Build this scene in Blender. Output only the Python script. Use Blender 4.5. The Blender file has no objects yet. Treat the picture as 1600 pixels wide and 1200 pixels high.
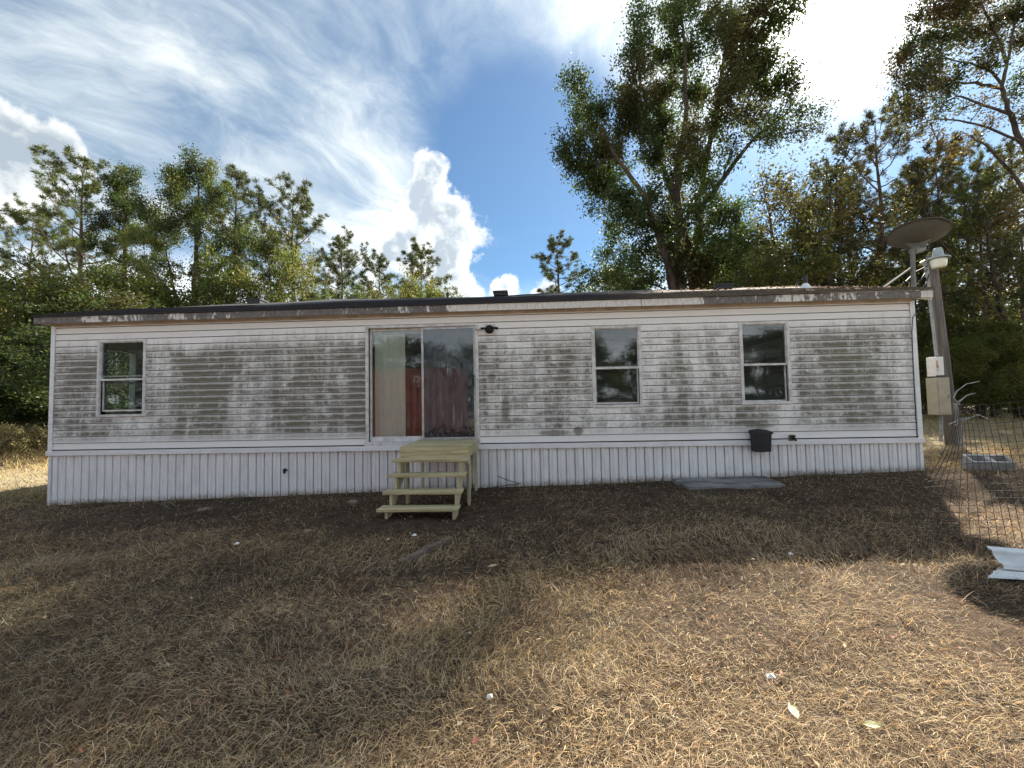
import bpy, math, random
import numpy as np
from mathutils import Vector, Matrix

R_ = math.radians
scene = bpy.context.scene
col = scene.collection
rng = np.random.default_rng(11)
random.seed(11)

# ------------------------------------------------------------------ camera
FPX, PSI, TH, ROLL = 640.0, R_(2.5), R_(2.6), R_(1.15)      # focal length for a 1600 px wide frame
CAM = np.array([0.0, 0.0, 1.5])
_F = np.array([-math.sin(PSI)*math.cos(TH), math.cos(PSI)*math.cos(TH), math.sin(TH)])
_R0 = np.array([math.cos(PSI), math.sin(PSI), 0.0]); _U0 = np.cross(_R0, _F)
_R = math.cos(ROLL)*_R0 - math.sin(ROLL)*_U0
_U = math.cos(ROLL)*_U0 + math.sin(ROLL)*_R0
cam_data = bpy.data.cameras.new('camera')
cam = bpy.data.objects.new('camera', cam_data); col.objects.link(cam)
cam_data.sensor_fit = 'HORIZONTAL'; cam_data.sensor_width = 36.0; cam_data.lens = 36.0*FPX/1600.0
cam_data.clip_start = 0.05; cam_data.clip_end = 3000
cam.matrix_world = Matrix((( _R[0], _U[0], -_F[0], CAM[0]), (_R[1], _U[1], -_F[1], CAM[1]), (_R[2], _U[2], -_F[2], CAM[2]), (0, 0, 0, 1)))
scene.camera = cam

def at(px, py, Y):
    """a survey point of the photograph (1600 x 1200) at the depth Y, as a world position"""
    d = _F + _R*(px-800)/FPX - _U*(py-600)/FPX
    return CAM + d*(Y/d[1])
def dirpx(px, py):
    d = _F + _R*(px-800)/FPX - _U*(py-600)/FPX
    return d/np.linalg.norm(d)

# ------------------------------------------------------------------ light
SUN_EL, SUN_AZ = R_(37.0), R_(38.5)                       # azimuth from +y towards +x
SUN = np.array([math.cos(SUN_EL)*math.sin(SUN_AZ), math.cos(SUN_EL)*math.cos(SUN_AZ), math.sin(SUN_EL)])
SKY_STRENGTH, CLOUD, EXPOSURE = 0.029, 0.300, 2.15
sl = bpy.data.lights.new('sun', 'SUN'); sl.energy = 4.0; sl.angle = R_(0.9); sl.color = (1.0, 0.91, 0.78)
so = bpy.data.objects.new('sun', sl); col.objects.link(so)
so.rotation_euler = Vector(SUN).to_track_quat('Z', 'Y').to_euler()
so.location = (10, 12, 30)

class NT:
    """small helper to wire node trees"""
    def __init__(self, tree): self.t = tree; self.n = tree.nodes; self.l = tree.links
    def new(self, kind, **kw):
        nd = self.n.new(kind)
        for k, v in kw.items(): setattr(nd, k, v)
        return nd
    def put(self, sock, v):
        if isinstance(v, bpy.types.NodeSocket): self.l.new(v, sock)
        elif v is not None: sock.default_value = v
    def m(self, op, a, b=None, c=None, clamp=False):
        nd = self.new('ShaderNodeMath', operation=op, use_clamp=clamp)
        self.put(nd.inputs[0], a)
        if b is not None: self.put(nd.inputs[1], b)
        if c is not None: self.put(nd.inputs[2], c)
        return nd.outputs[0]
    def v(self, op, a, b=None, out=0):
        nd = self.new('ShaderNodeVectorMath', operation=op)
        self.put(nd.inputs[0], a)
        if b is not None: self.put(nd.inputs[1], b)
        return nd.outputs[out]
    def dot(self, a, b): return self.v('DOT_PRODUCT', a, b, 'Value')
    def scale(self, a, s):
        nd = self.new('ShaderNodeVectorMath', operation='SCALE'); self.put(nd.inputs[0], a); self.put(nd.inputs['Scale'], s); return nd.outputs[0]
    def xyz(self, x=0.0, y=0.0, z=0.0):
        nd = self.new('ShaderNodeCombineXYZ')
        for i, q in enumerate((x, y, z)): self.put(nd.inputs[i], q)
        return nd.outputs[0]
    def sep(self, a):
        nd = self.new('ShaderNodeSeparateXYZ'); self.put(nd.inputs[0], a); return nd.outputs
    def ss(self, e0, e1, x):
        nd = self.new('ShaderNodeMapRange', interpolation_type='SMOOTHSTEP')
        self.put(nd.inputs['Value'], x); self.put(nd.inputs['From Min'], e0); self.put(nd.inputs['From Max'], e1)
        return nd.outputs[0]
    def noise(self, vec, scale=1.0, detail=4.0, rough=0.5, dist=0.0, out='Fac'):
        nd = self.new('ShaderNodeTexNoise'); self.put(nd.inputs['Vector'], vec)
        nd.inputs['Scale'].default_value = scale; nd.inputs['Detail'].default_value = detail
        nd.inputs['Roughness'].default_value = rough; nd.inputs['Distortion'].default_value = dist
        return nd.outputs[out]
    def mix(self, f, a, b):
        nd = self.new('ShaderNodeMix', data_type='RGBA')
        self.put(nd.inputs[0], f)
        for i, q in ((6, a), (7, b)):
            if isinstance(q, tuple) and len(q) == 3: q = q + (1.0,)
            self.put(nd.inputs[i], q)
        return nd.outputs[2]
    def ramp(self, f, stops, interp='LINEAR'):
        nd = self.new('ShaderNodeValToRGB'); cr = nd.color_ramp; cr.interpolation = interp
        while len(cr.elements) < len(stops): cr.elements.new(0.5)
        for e, (p, c) in zip(cr.elements, stops):
            e.position = p; e.color = (c, c, c, 1) if not isinstance(c, tuple) else c + (1,)
        self.put(nd.inputs[0], f); return nd.outputs[0]

world = bpy.data.worlds.new('World'); scene.world = world; world.use_nodes = True
W = NT(world.node_tree); W.n.clear()
def build_world():
    g = W.new('ShaderNodeTexCoord').outputs['Generated']
    d = W.v('NORMALIZE', g)
    dx, dy, dz = W.sep(d)
    sky = W.new('ShaderNodeTexSky', sky_type='NISHITA'); sky.sun_disc = False
    sky.sun_elevation = SUN_EL; sky.sun_rotation = SUN_AZ
    sky.air_density = 1.0; sky.dust_density = 0.15; sky.ozone_density = 2.0
    base = W.v('MULTIPLY', W.scale(sky.outputs[0], SKY_STRENGTH), (0.62, 0.92, 1.05))
    # thin streaky high cloud on a plane overhead
    inv = W.m('DIVIDE', 1.0, W.m('ADD', W.m('MAXIMUM', dz, 0.0), 0.12))
    px, py = W.m('MULTIPLY', dx, inv), W.m('MULTIPLY', dy, inv)
    ca, sa = math.cos(R_(62)), math.sin(R_(62))
    s = W.m('ADD', W.m('MULTIPLY', px, ca), W.m('MULTIPLY', py, sa))
    t = W.m('SUBTRACT', W.m('MULTIPLY', py, ca), W.m('MULTIPLY', px, sa))
    wv = W.noise(W.xyz(px, py, 3.7), 1.3, 3.0, 0.5, 0.0, 'Color')
    wv = W.scale(W.v('SUBTRACT', wv, (0.5, 0.5, 0.5)), 0.55)
    q = W.v('ADD', W.xyz(W.m('MULTIPLY', s, 0.50), t, 0.0), wv)
    n1 = W.noise(q, 2.3, 7.0, 0.62, 0.35)
    n2 = W.noise(W.v('ADD', W.xyz(px, py, 9.1), wv), 0.75, 3.0, 0.5, 0.0)
    cir = W.m('ADD', W.m('MULTIPLY', n1, 0.95), W.m('MULTIPLY', n2, 0.62))
    # a clear blue opening between the cloud banks
    c1 = Vector(dirpx(830, 310)); c2 = Vector(dirpx(1325, 225))
    hole1 = W.ss(0.955, 0.992, W.m('ADD', W.dot(d, tuple(c1)), W.m('MULTIPLY', W.m('SUBTRACT', n1, 0.5), 0.03)))
    hole2 = W.ss(0.972, 0.994, W.m('ADD', W.dot(d, tuple(c2)), W.m('MULTIPLY', W.m('SUBTRACT', n1, 0.5), 0.03)))
    hole = W.m('MAXIMUM', hole1, W.m('MULTIPLY', hole2, 1.1))
    cir = W.m('SUBTRACT', cir, W.m('MULTIPLY', hole, 0.34))
    cov = W.m('MULTIPLY', W.ss(0.50, 1.02, cir), 0.93)
    # sun glow through the veil
    cs = W.dot(d, tuple(SUN))
    ang = W.m('ARCCOSINE', W.m('MINIMUM', W.m('MAXIMUM', cs, -1.0), 1.0))
    core = W.m('EXPONENT', W.m('MULTIPLY', W.m('POWER', W.m('DIVIDE', ang, R_(4.6)), 2.0), -1.0))
    halo = W.m('EXPONENT', W.m('MULTIPLY', ang, -1.0/R_(5.5)))
    wide = W.m('EXPONENT', W.m('MULTIPLY', ang, -1.0/R_(32.0)))
    cb = W.m('MULTIPLY', W.m('ADD', W.m('ADD', 0.78, W.m('MULTIPLY', wide, 0.45)), W.m('MULTIPLY', W.m('SUBTRACT', n1, 0.5), 0.75)), CLOUD)
    cloudc = W.scale(W.mix(W.ss(0.35, 0.75, n1), (0.64, 0.77, 0.85), (1.0, 1.02, 0.99)), cb)
    res = W.mix(cov, base, cloudc)
    # low horizon cloud with extra brightness added all round to light the house front
    low_fill = W.m('MULTIPLY', W.m('SUBTRACT', 1.0, W.ss(0.07, 0.29, W.m('ADD', dz, W.m('MULTIPLY', W.m('SUBTRACT', n2, 0.5), 0.3)))), W.m('SUBTRACT', 0.8, W.m('MULTIPLY', hole1, 0.65)))
    res = W.mix(low_fill, res, W.scale(W.xyz(0.98, 1.0, 1.02), CLOUD*2.7))
    # heaped clouds: unions of round lobes, edges broken by noise
    nz = W.noise(d, 14.0, 6.0, 0.58, 0.0)
    nz2 = W.noise(d, 44.0, 3.0, 0.6, 0.0)
    tdir = Vector(SUN)-Vector(dirpx(680, 350))*Vector(SUN).dot(Vector(dirpx(680, 350))); tdir.normalize()
    nzs = W.noise(W.v('ADD', d, tuple(tdir*0.022)), 14.0, 4.0, 0.55, 0.0)
    lump = W.m('ADD', W.m('MULTIPLY', W.m('SUBTRACT', nz, nzs), 2.6), W.m('MULTIPLY', W.m('SUBTRACT', nz2, 0.5), 0.8))
    def heap(lobes, lit, strength=1.0):
        best = None
        for (x, y, r) in lobes:
            c = dirpx(x, y); rr = r/ (FPX*(1+((x-800)**2+(y-600)**2)/FPX**2)**0.75)
            dist = W.v('DISTANCE', d, tuple(c), 'Value')
            f = W.m('SUBTRACT', 1.0, W.m('DIVIDE', dist, rr))
            best = f if best is None else W.m('SMOOTH_MAX', best, f, 0.12)
        f = W.m('SUBTRACT', W.m('ADD', best, W.m('MULTIPLY', W.m('SUBTRACT', nz, 0.5), 1.9)), 0.10)
        f = W.m('ADD', f, W.m('MULTIPLY', W.m('SUBTRACT', nz2, 0.5), 0.6))
        a = W.m('MULTIPLY', W.ss(-0.08, 0.34, f), strength)
        rim = W.m('SUBTRACT', 1.0, W.ss(0.05, 0.75, W.m('ADD', f, W.m('MULTIPLY', W.m('SUBTRACT', nz, 0.5), 1.4))))
        rim = W.m('ADD', W.m('MULTIPLY', rim, 0.85), lump, None, True)
        c = W.scale(W.mix(rim, (0.40, 0.475, 0.545), (1.12, 1.12, 1.08)), CLOUD*lit)
        return a, c
    for lobes, lit, st in (
        (((672, 268, 34), (655, 320, 46), (700, 330, 50), (725, 372, 48), (690, 400, 55), (640, 392, 44), (700, 440, 44), (610, 392, 28)), 1.05, 1.0),
        (((20, 215, 85), (80, 230, 62), (10, 290, 90), (70, 290, 50)), 0.92, 0.96),
        (((560, 455, 60), (730, 462, 40), (790, 452, 34), (850, 462, 30)), 1.1, 0.95)):
        a, c = heap(lobes, lit, st)
        res = W.mix(a, res, c)
    gl = W.m('ADD', W.m('MULTIPLY', core, 2.4), W.m('ADD', W.m('MULTIPLY', halo, 0.30), W.m('MULTIPLY', wide, 0.05)))
    res = W.v('ADD', res, W.scale(W.xyz(1.0, 0.97, 0.90), gl))
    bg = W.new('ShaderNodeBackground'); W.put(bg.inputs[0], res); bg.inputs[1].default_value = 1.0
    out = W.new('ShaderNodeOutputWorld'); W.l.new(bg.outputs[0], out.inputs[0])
build_world(); world.cycles.sampling_method = 'NONE'

scene.view_settings.view_transform = 'Standard'
try: scene.view_settings.look = 'None'
except Exception: pass
scene.view_settings.exposure = EXPOSURE; scene.view_settings.gamma = 1.0
scene.view_settings.use_curve_mapping = False
cy = scene.cycles
cy.max_bounces = 7; cy.diffuse_bounces = 3; cy.glossy_bounces = 3; cy.transmission_bounces = 4; cy.transparent_max_bounces = 12
cy.sample_clamp_indirect = 6.0
cy.caustics_reflective = False; cy.caustics_refractive = False

# ------------------------------------------------------------------ materials
MATS = {}
def mat(name, color, rough=0.7, var=0.0, vscale=6.0, bump=0.0, bscale=40.0, metal=0.0, spec=0.4, stretch=(1, 1, 1), col2=None, detail=5.0):
    """principled material with noise variation between colour and col2"""
    if name in MATS: return MATS[name]
    m = bpy.data.materials.new(name); m.use_nodes = True
    t = NT(m.node_tree); t.n.clear()
    p = t.new('ShaderNodeBsdfPrincipled'); o = t.new('ShaderNodeOutputMaterial'); t.l.new(p.outputs[0], o.inputs[0])
    p.inputs['Roughness'].default_value = rough; p.inputs['Metallic'].default_value = metal
    p.inputs['Specular IOR Level'].default_value = spec
    pos = t.new('ShaderNodeNewGeometry').outputs['Position']
    pos = t.v('MULTIPLY', pos, stretch)
    if var > 0 or col2:
        c2 = col2 or tuple(c*(1-var) for c in color)
        n = t.noise(pos, vscale, detail, 0.6)
        f = t.ss(0.34, 0.68, n)
        t.l.new(t.mix(f, color, c2), p.inputs['Base Color'])
    else: p.inputs['Base Color'].default_value = color + (1,)
    if bump > 0:
        b = t.new('ShaderNodeBump'); b.inputs['Strength'].default_value = bump; b.inputs['Distance'].default_value = 0.02
        t.l.new(t.noise(pos, bscale, 6.0, 0.65), b.inputs['Height']); t.l.new(b.outputs[0], p.inputs['Normal'])
    MATS[name] = m; return m

def mat_siding():
    m = bpy.data.materials.new('siding_vinyl'); m.use_nodes = True
    t = NT(m.node_tree); t.n.clear()
    p = t.new('ShaderNodeBsdfPrincipled'); o = t.new('ShaderNodeOutputMaterial'); t.l.new(p.outputs[0], o.inputs[0])
    pos = t.new('ShaderNodeNewGeometry').outputs['Position']
    x, y, z = t.sep(pos)
    u = t.m('DIVIDE', t.m('ADD', x, 8.86), 15.4)
    def ux(px): return (at(px, 600, 7.2)[0]+8.86)/15.4
    dens = t.ramp(u, [(ux(88), .42), (ux(150), .55), (ux(235), .42), (ux(290), .62), (ux(340), .70), (ux(430), .60), (ux(490), .66), (ux(560), .56),
                      (ux(752), .44), (ux(800), .50), (ux(925), .36), (ux(1010), .30), (ux(1050), .54), (ux(1080), .46), (ux(1088), .34), (ux(1100), .54),
                      (ux(1150), .44), (ux(1236), .38), (ux(1300), .62), (ux(1345), .70), (ux(1365), .54), (ux(1385), .66), (ux(1424), .42)])
    dens = t.m('ADD', dens, 0.16)
    zz = t.m('DIVIDE', t.m('SUBTRACT', z, 0.791), 0.1188)
    fr = t.m('FRACT', zz); row = t.m('FLOOR', zz)
    # dirt sits on the face of each course and is washed off its lower lip and the very top
    ln = t.m('MULTIPLY', t.m('SUBTRACT', t.noise(t.xyz(t.m('MULTIPLY', x, 8.0), 0.0, t.m('MULTIPLY', row, 3.1)), 1.0, 4.0, 0.65), 0.5), 0.45)
    lip = t.m('MULTIPLY', t.ss(0.06, 0.22, t.m('ADD', fr, t.m('MULTIPLY', ln, 0.3))), t.m('SUBTRACT', 1.0, t.m('MULTIPLY', t.ss(0.58, 0.84, t.m('ADD', fr, ln)), 0.8)))
    big = t.noise(t.xyz(t.m('MULTIPLY', x, 0.9), 0.0, t.m('MULTIPLY', z, 0.55)), 1.0, 4.0, 0.6)
    strk = t.noise(t.xyz(t.m('MULTIPLY', x, 7.0), 0.0, t.m('MULTIPLY', z, 1.1)), 1.0, 6.0, 0.72)
    rown = t.noise(t.xyz(t.m('MULTIPLY', x, 2.2), 5.0, t.m('MULTIPLY', z, 5.0)), 1.0, 5.0, 0.7)
    colv = t.noise(t.xyz(t.m('MULTIPLY', x, 3.2), 0.0, t.m('MULTIPLY', z, 0.25)), 1.0, 4.0, 0.7)
    fine = t.noise(pos, 34.0, 5.0, 0.75)
    med = t.noise(t.v('MULTIPLY', pos, (4.5, 1.0, 6.5)), 1.0, 6.0, 0.7, 0.6)
    hm = t.m('MULTIPLY', t.ss(0.84, 1.10, z), t.m('SUBTRACT', 1.0, t.ss(2.50, 2.86, t.m('ADD', z, t.m('MULTIPLY', t.m('ADD', t.m('SUBTRACT', strk, 0.5), t.m('SUBTRACT', big, 0.5)), 0.75)))))
    q = t.m('ADD', dens, t.m('MULTIPLY', t.m('SUBTRACT', big, 0.5), 1.35))
    q = t.m('ADD', q, t.m('MULTIPLY', t.m('SUBTRACT', strk, 0.5), 0.85))
    q = t.m('ADD', q, t.m('MULTIPLY', t.m('SUBTRACT', rown, 0.5), 0.6))
    q = t.m('ADD', q, t.m('MULTIPLY', t.m('SUBTRACT', colv, 0.5), 0.9))
    q = t.m('ADD', q, t.m('MULTIPLY', t.m('SUBTRACT', fine, 0.5), 0.75))
    q = t.m('ADD', q, t.m('MULTIPLY', t.m('SUBTRACT', med, 0.5), 1.15))
    st = t.m('MULTIPLY', t.m('MULTIPLY', t.ss(0.16, 0.98, q), hm), t.m('ADD', 0.42, t.m('MULTIPLY', lip, 0.62)))
    # a few heavy black-green mould spots
    spots = None
    for (sx, sy, rx, rz) in ((768, 590, .10, .12), (868, 676, .34, .06), (1185, 665, .30, .07), (905, 673, .12, .09), (790, 640, .09, .3)):
        c = at(sx, sy, 7.2)
        e = t.m('ADD', t.m('POWER', t.m('DIVIDE', t.m('SUBTRACT', x, float(c[0])), rx), 2.0), t.m('POWER', t.m('DIVIDE', t.m('SUBTRACT', z, float(c[2])), rz), 2.0))
        e = t.m('SUBTRACT', 1.0, t.ss(0.1, 1.3, t.m('ADD', e, t.m('MULTIPLY', t.m('SUBTRACT', strk, 0.5), 2.4))))
        spots = e if spots is None else t.m('MAXIMUM', spots, e)
    st = t.m('MINIMUM', t.m('MAXIMUM', st, t.m('MULTIPLY', spots, 0.85)), 1.0)
    grime = t.m('MULTIPLY', t.ss(0.45, 0.75, t.noise(t.xyz(t.m('MULTIPLY', x, 2.0), 0.0, t.m('MULTIPLY', z, 6.0)), 1.0, 6.0, 0.7)), 0.22)
    white = t.mix(grime, (0.86, 0.845, 0.83), (0.62, 0.585, 0.53))
    dirt = t.mix(t.ss(0.35, 0.65, t.noise(pos, 0.8, 2.0)), (0.118, 0.100, 0.074), (0.116, 0.112, 0.068))
    t.l.new(t.mix(t.m('MULTIPLY', st, 0.95), white, dirt), p.inputs['Base Color'])
    p.inputs['Roughness'].default_value = 0.62; p.inputs['Specular IOR Level'].default_value = 0.3
    b = t.new('ShaderNodeBump'); b.inputs['Strength'].default_value = 0.15; b.inputs['Distance'].default_value = 0.01
    t.l.new(t.noise(t.v('MULTIPLY', pos, (8, 8, 60)), 1.0, 4.0), b.inputs['Height']); t.l.new(b.outputs[0], p.inputs['Normal'])
    return m

def mat_fascia():
    m = bpy.data.materials.new('fascia_peeling'); m.use_nodes = True
    t = NT(m.node_tree); t.n.clear()
    p = t.new('ShaderNodeBsdfPrincipled'); o = t.new('ShaderNodeOutputMaterial'); t.l.new(p.outputs[0], o.inputs[0])
    pos = t.new('ShaderNodeNewGeometry').outputs['Position']
    x, y, z = t.sep(pos)
    u = t.m('DIVIDE', t.m('ADD', x, 9.2), 16.0)
    def ux(px): return (at(px, 480, 7.05)[0]+9.2)/16.0
    dens = t.ramp(u, [(ux(60), .9), (ux(115), .75), (ux(150), .42), (ux(200), .66), (ux(300), .62), (ux(370), .74), (ux(480), .84), (ux(590), .66), (ux(690), .72),
                      (ux(702), .30), (ux(780), .10), (ux(1040), .10), (ux(1060), .22), (ux(1095), .30), (ux(1105), .80), (ux(1200), .80), (ux(1215), .36), (ux(1260), .55),
                      (ux(1320), .62), (ux(1380), .80), (ux(1436), .82), (ux(1441), .05)])
    n = t.noise(t.xyz(t.m('MULTIPLY', x, 5.0), 0.0, t.m('MULTIPLY', z, 2.0)), 1.0, 3.0, 0.75)
    n2 = t.noise(t.xyz(t.m('MULTIPLY', x, 22.0), 0.0, t.m('MULTIPLY', z, 7.0)), 1.0, 4.0, 0.7)
    q = t.m('ADD', dens, t.m('ADD', t.m('MULTIPLY', t.m('SUBTRACT', n, 0.5), 1.7), t.m('MULTIPLY', t.m('SUBTRACT', n2, 0.5), 1.3)))
    f = t.ss(0.46, 0.60, q)
    dark = t.mix(t.ss(0.35, 0.7, n2), (0.055, 0.050, 0.048), (0.20, 0.175, 0.16))
    wh = t.mix(t.ss(0.4, 0.7, n2), (0.72, 0.70, 0.67), (0.52, 0.48, 0.44))
    t.l.new(t.mix(t.m('MULTIPLY', f, 0.92), wh, dark), p.inputs['Base Color'])
    p.inputs['Roughness'].default_value = 0.75
    return m

def mat_glass(name, tint=(0.82, 0.86, 0.84), fog=0.0):
    m = bpy.data.materials.new(name); m.use_nodes = True
    t = NT(m.node_tree); t.n.clear()
    o = t.new('ShaderNodeOutputMaterial')
    tr = t.new('ShaderNodeBsdfTransparent'); tr.inputs[0].default_value = tint + (1,)
    gl = t.new('ShaderNodeBsdfGlossy'); gl.inputs['Roughness'].default_value = 0.015; gl.inputs[0].default_value = (0.95, 0.97, 1, 1)
    ge = t.new('ShaderNodeNewGeometry')
    co = t.m('ABSOLUTE', t.dot(ge.outputs['Normal'], ge.outputs['Incoming']))
    f = t.m('ADD', 0.045, t.m('MULTIPLY', t.m('POWER', t.m('SUBTRACT', 1.0, co), 5.0), 0.95))
    mx = t.new('ShaderNodeMixShader'); t.l.new(f, mx.inputs[0]); t.l.new(tr.outputs[0], mx.inputs[1]); t.l.new(gl.outputs[0], mx.inputs[2])
    last = mx.outputs[0]
    pos = t.new('ShaderNodeNewGeometry').outputs['Position']
    x, y, z = t.sep(pos)
    df = t.new('ShaderNodeBsdfDiffuse'); df.inputs[0].default_value = (0.58, 0.68, 0.74, 1)
    if fog > 0:   # failed seal: milky film, drips and swirls inside the pane
        a = t.noise(t.xyz(t.m('MULTIPLY', x, 3.0), 0.0, t.m('MULTIPLY', z, 2.0)), 1.0, 5.0, 0.55, 2.2)
        ring = t.m('ABSOLUTE', t.m('SUBTRACT', a, 0.5))
        sw = t.m('SUBTRACT', 1.0, t.ss(0.0, 0.05, ring))
        drip = t.ss(0.60, 0.72, t.noise(t.xyz(t.m('MULTIPLY', x, 26.0), 0.0, t.m('MULTIPLY', z, 1.1)), 1.0, 3.0, 0.6))
        drip = t.m('MULTIPLY', drip, t.m('MULTIPLY', t.ss(1.0, 1.3, z), t.m('SUBTRACT', 1.0, t.ss(2.1, 2.35, z))))
        drip = t.m('MULTIPLY', drip, t.ss(-1.68, -1.5, x))
        up = t.m('MULTIPLY', t.ss(1.95, 2.2, z), t.m('SUBTRACT', 1.0, t.ss(2.6, 2.8, z)))
        mid = t.m('SUBTRACT', 1.0, t.ss(0.12, 0.42, t.m('ABSOLUTE', t.m('ADD', x, 1.38))))
        sw = t.m('MULTIPLY', sw, t.m('MULTIPLY', up, mid))
        film = t.m('MULTIPLY', t.m('ADD', 0.30, t.m('MULTIPLY', t.ss(0.3, 0.7, a), 0.5)), fog)
        mould = t.m('MULTIPLY', t.ss(0.40, 0.55, t.noise(pos, 22.0, 4.0, 0.7)), t.m('SUBTRACT', 1.0, t.ss(1.02, 1.16, t.m('ADD', z, t.m('MULTIPLY', t.m('SUBTRACT', a, 0.5), 0.3)))))
        k = t.m('MINIMUM', t.m('ADD', film, t.m('ADD', t.m('MULTIPLY', drip, 0.42), t.m('MULTIPLY', sw, 0.16))), 0.9)
        mx2 = t.new('ShaderNodeMixShader'); t.l.new(k, mx2.inputs[0]); t.l.new(last, mx2.inputs[1]); t.l.new(df.outputs[0], mx2.inputs[2])
        d2 = t.new('ShaderNodeBsdfDiffuse'); d2.inputs[0].default_value = (0.03, 0.03, 0.03, 1)
        mx3 = t.new('ShaderNodeMixShader'); t.l.new(t.m('MULTIPLY', mould, 0.85), mx3.inputs[0]); t.l.new(mx2.outputs[0], mx3.inputs[1]); t.l.new(d2.outputs[0], mx3.inputs[2])
        last = mx3.outputs[0]
    else:
        k = t.m('ADD', 0.012, t.m('MULTIPLY', t.ss(0.45, 0.8, t.noise(pos, 9.0, 5.0, 0.65)), 0.05))
        mx2 = t.new('ShaderNodeMixShader'); t.l.new(k, mx2.inputs[0]); t.l.new(last, mx2.inputs[1]); t.l.new(df.outputs[0], mx2.inputs[2])
        last = mx2.outputs[0]
    t.l.new(last, o.inputs[0])
    return m

def mat_leaf(name, trans=0.4, rough=0.55, tm=(1.25, 1.32, .8)):
    m = bpy.data.materials.new(name); m.use_nodes = True
    t = NT(m.node_tree); t.n.clear()
    o = t.new('ShaderNodeOutputMaterial')
    a = t.new('ShaderNodeAttribute', attribute_name='tint').outputs['Color']
    p = t.new('ShaderNodeBsdfPrincipled'); t.l.new(a, p.inputs['Base Color']); p.inputs['Roughness'].default_value = rough
    p.inputs['Specular IOR Level'].default_value = 0.25
    tl = t.new('ShaderNodeBsdfTranslucent')
    t.l.new(t.v('MULTIPLY', a, tm), tl.inputs[0])
    mx = t.new('ShaderNodeMixShader'); mx.inputs[0].default_value = trans
    t.l.new(p.outputs[0], mx.inputs[1]); t.l.new(tl.outputs[0], mx.inputs[2]); t.l.new(mx.outputs[0], o.inputs[0])
    return m

def mat_ground():
    m = bpy.data.materials.new('ground_thatch'); m.use_nodes = True
    t = NT(m.node_tree); t.n.clear()
    p = t.new('ShaderNodeBsdfPrincipled'); o = t.new('ShaderNodeOutputMaterial'); t.l.new(p.outputs[0], o.inputs[0])
    pos = t.new('ShaderNodeNewGeometry').outputs['Position']
    a = t.noise(pos, 0.55, 5.0, 0.6); b_ = t.noise(pos, 6.0, 6.0, 0.7); c_ = t.noise(t.v('MULTIPLY', pos, (38, 38, 8)), 1.0, 5.0, 0.75, 1.2)
    base = t.mix(t.ss(0.3, 0.7, b_), (0.035, 0.025, 0.018), (0.095, 0.068, 0.046))
    base = t.mix(t.m('MULTIPLY', t.ss(0.50, 0.76, c_), 0.6), base, (0.24, 0.19, 0.13))
    base = t.mix(t.m('MULTIPLY', t.ss(0.52, 0.75, a), 0.5), base, (0.12, 0.105, 0.06))
    # thatch lies open where no standing blades cover it: behind the viewer and beyond the house
    gx, gy, gz = t.sep(pos)
    far = t.m('MAXIMUM', t.m('SUBTRACT', 1.0, t.ss(0.2, 1.2, gy)), t.ss(8.0, 10.0, gy))
    base = t.mix(t.m('MULTIPLY', far, 0.85), base, t.mix(t.ss(0.35, 0.7, b_), (0.40, 0.33, 0.22), (0.24, 0.19, 0.12)))
    t.l.new(base, p.inputs['Base Color']); p.inputs['Roughness'].default_value = 0.95; p.inputs['Specular IOR Level'].default_value = 0.1
    b = t.new('ShaderNodeBump'); b.inputs['Strength'].default_value = 0.9; b.inputs['Distance'].default_value = 0.03
    t.l.new(t.m('ADD', c_, t.m('MULTIPLY', b_, 1.5)), b.inputs['Height']); t.l.new(b.outputs[0], p.inputs['Normal'])
    return m

def mat_wood(name, ca, cb, axis=0, scale=1.0):
    m = bpy.data.materials.new(name); m.use_nodes = True
    t = NT(m.node_tree); t.n.clear()
    p = t.new('ShaderNodeBsdfPrincipled'); o = t.new('ShaderNodeOutputMaterial'); t.l.new(p.outputs[0], o.inputs[0])
    pos = t.new('ShaderNodeNewGeometry').outputs['Position']
    rnd = t.new('ShaderNodeObjectInfo').outputs['Random']
    pos = t.v('ADD', pos, t.xyz(t.m('MULTIPLY', rnd, 37.0), t.m('MULTIPLY', rnd, 11.0), t.m('MULTIPLY', rnd, 53.0)))
    st = [26.0*scale]*3; st[axis] = 1.6*scale
    g = t.noise(t.v('MULTIPLY', pos, tuple(st)), 1.0, 6.0, 0.65, 0.8)
    w = t.noise(t.v('MULTIPLY', pos, tuple(s*0.25 for s in st)), 1.0, 4.0, 0.6, 1.5)
    kn = t.new('ShaderNodeTexVoronoi'); kv = [6.0, 6.0, 6.0]; kv[axis] = 2.2; t.l.new(t.v('MULTIPLY', pos, tuple(kv)), kn.inputs['Vector'])
    knot = t.m('SUBTRACT', 1.0, t.ss(0.05, 0.16, kn.outputs['Distance']))
    c = t.mix(t.ss(0.3, 0.7, g), ca, cb)
    c = t.mix(t.m('MULTIPLY', t.ss(0.42, 0.72, w), 0.65), c, tuple(q*0.62 for q in cb))
    c = t.mix(t.m('MULTIPLY', knot, 0.7), c, (0.10, 0.06, 0.03))
    t.l.new(c, p.inputs['Base Color']); p.inputs['Roughness'].default_value = 0.75; p.inputs['Specular IOR Level'].default_value = 0.2
    b = t.new('ShaderNodeBump'); b.inputs['Strength'].default_value = 0.25; b.inputs['Distance'].default_value = 0.004
    t.l.new(g, b.inputs['Height']); t.l.new(b.outputs[0], p.inputs['Normal'])
    return m

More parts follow.
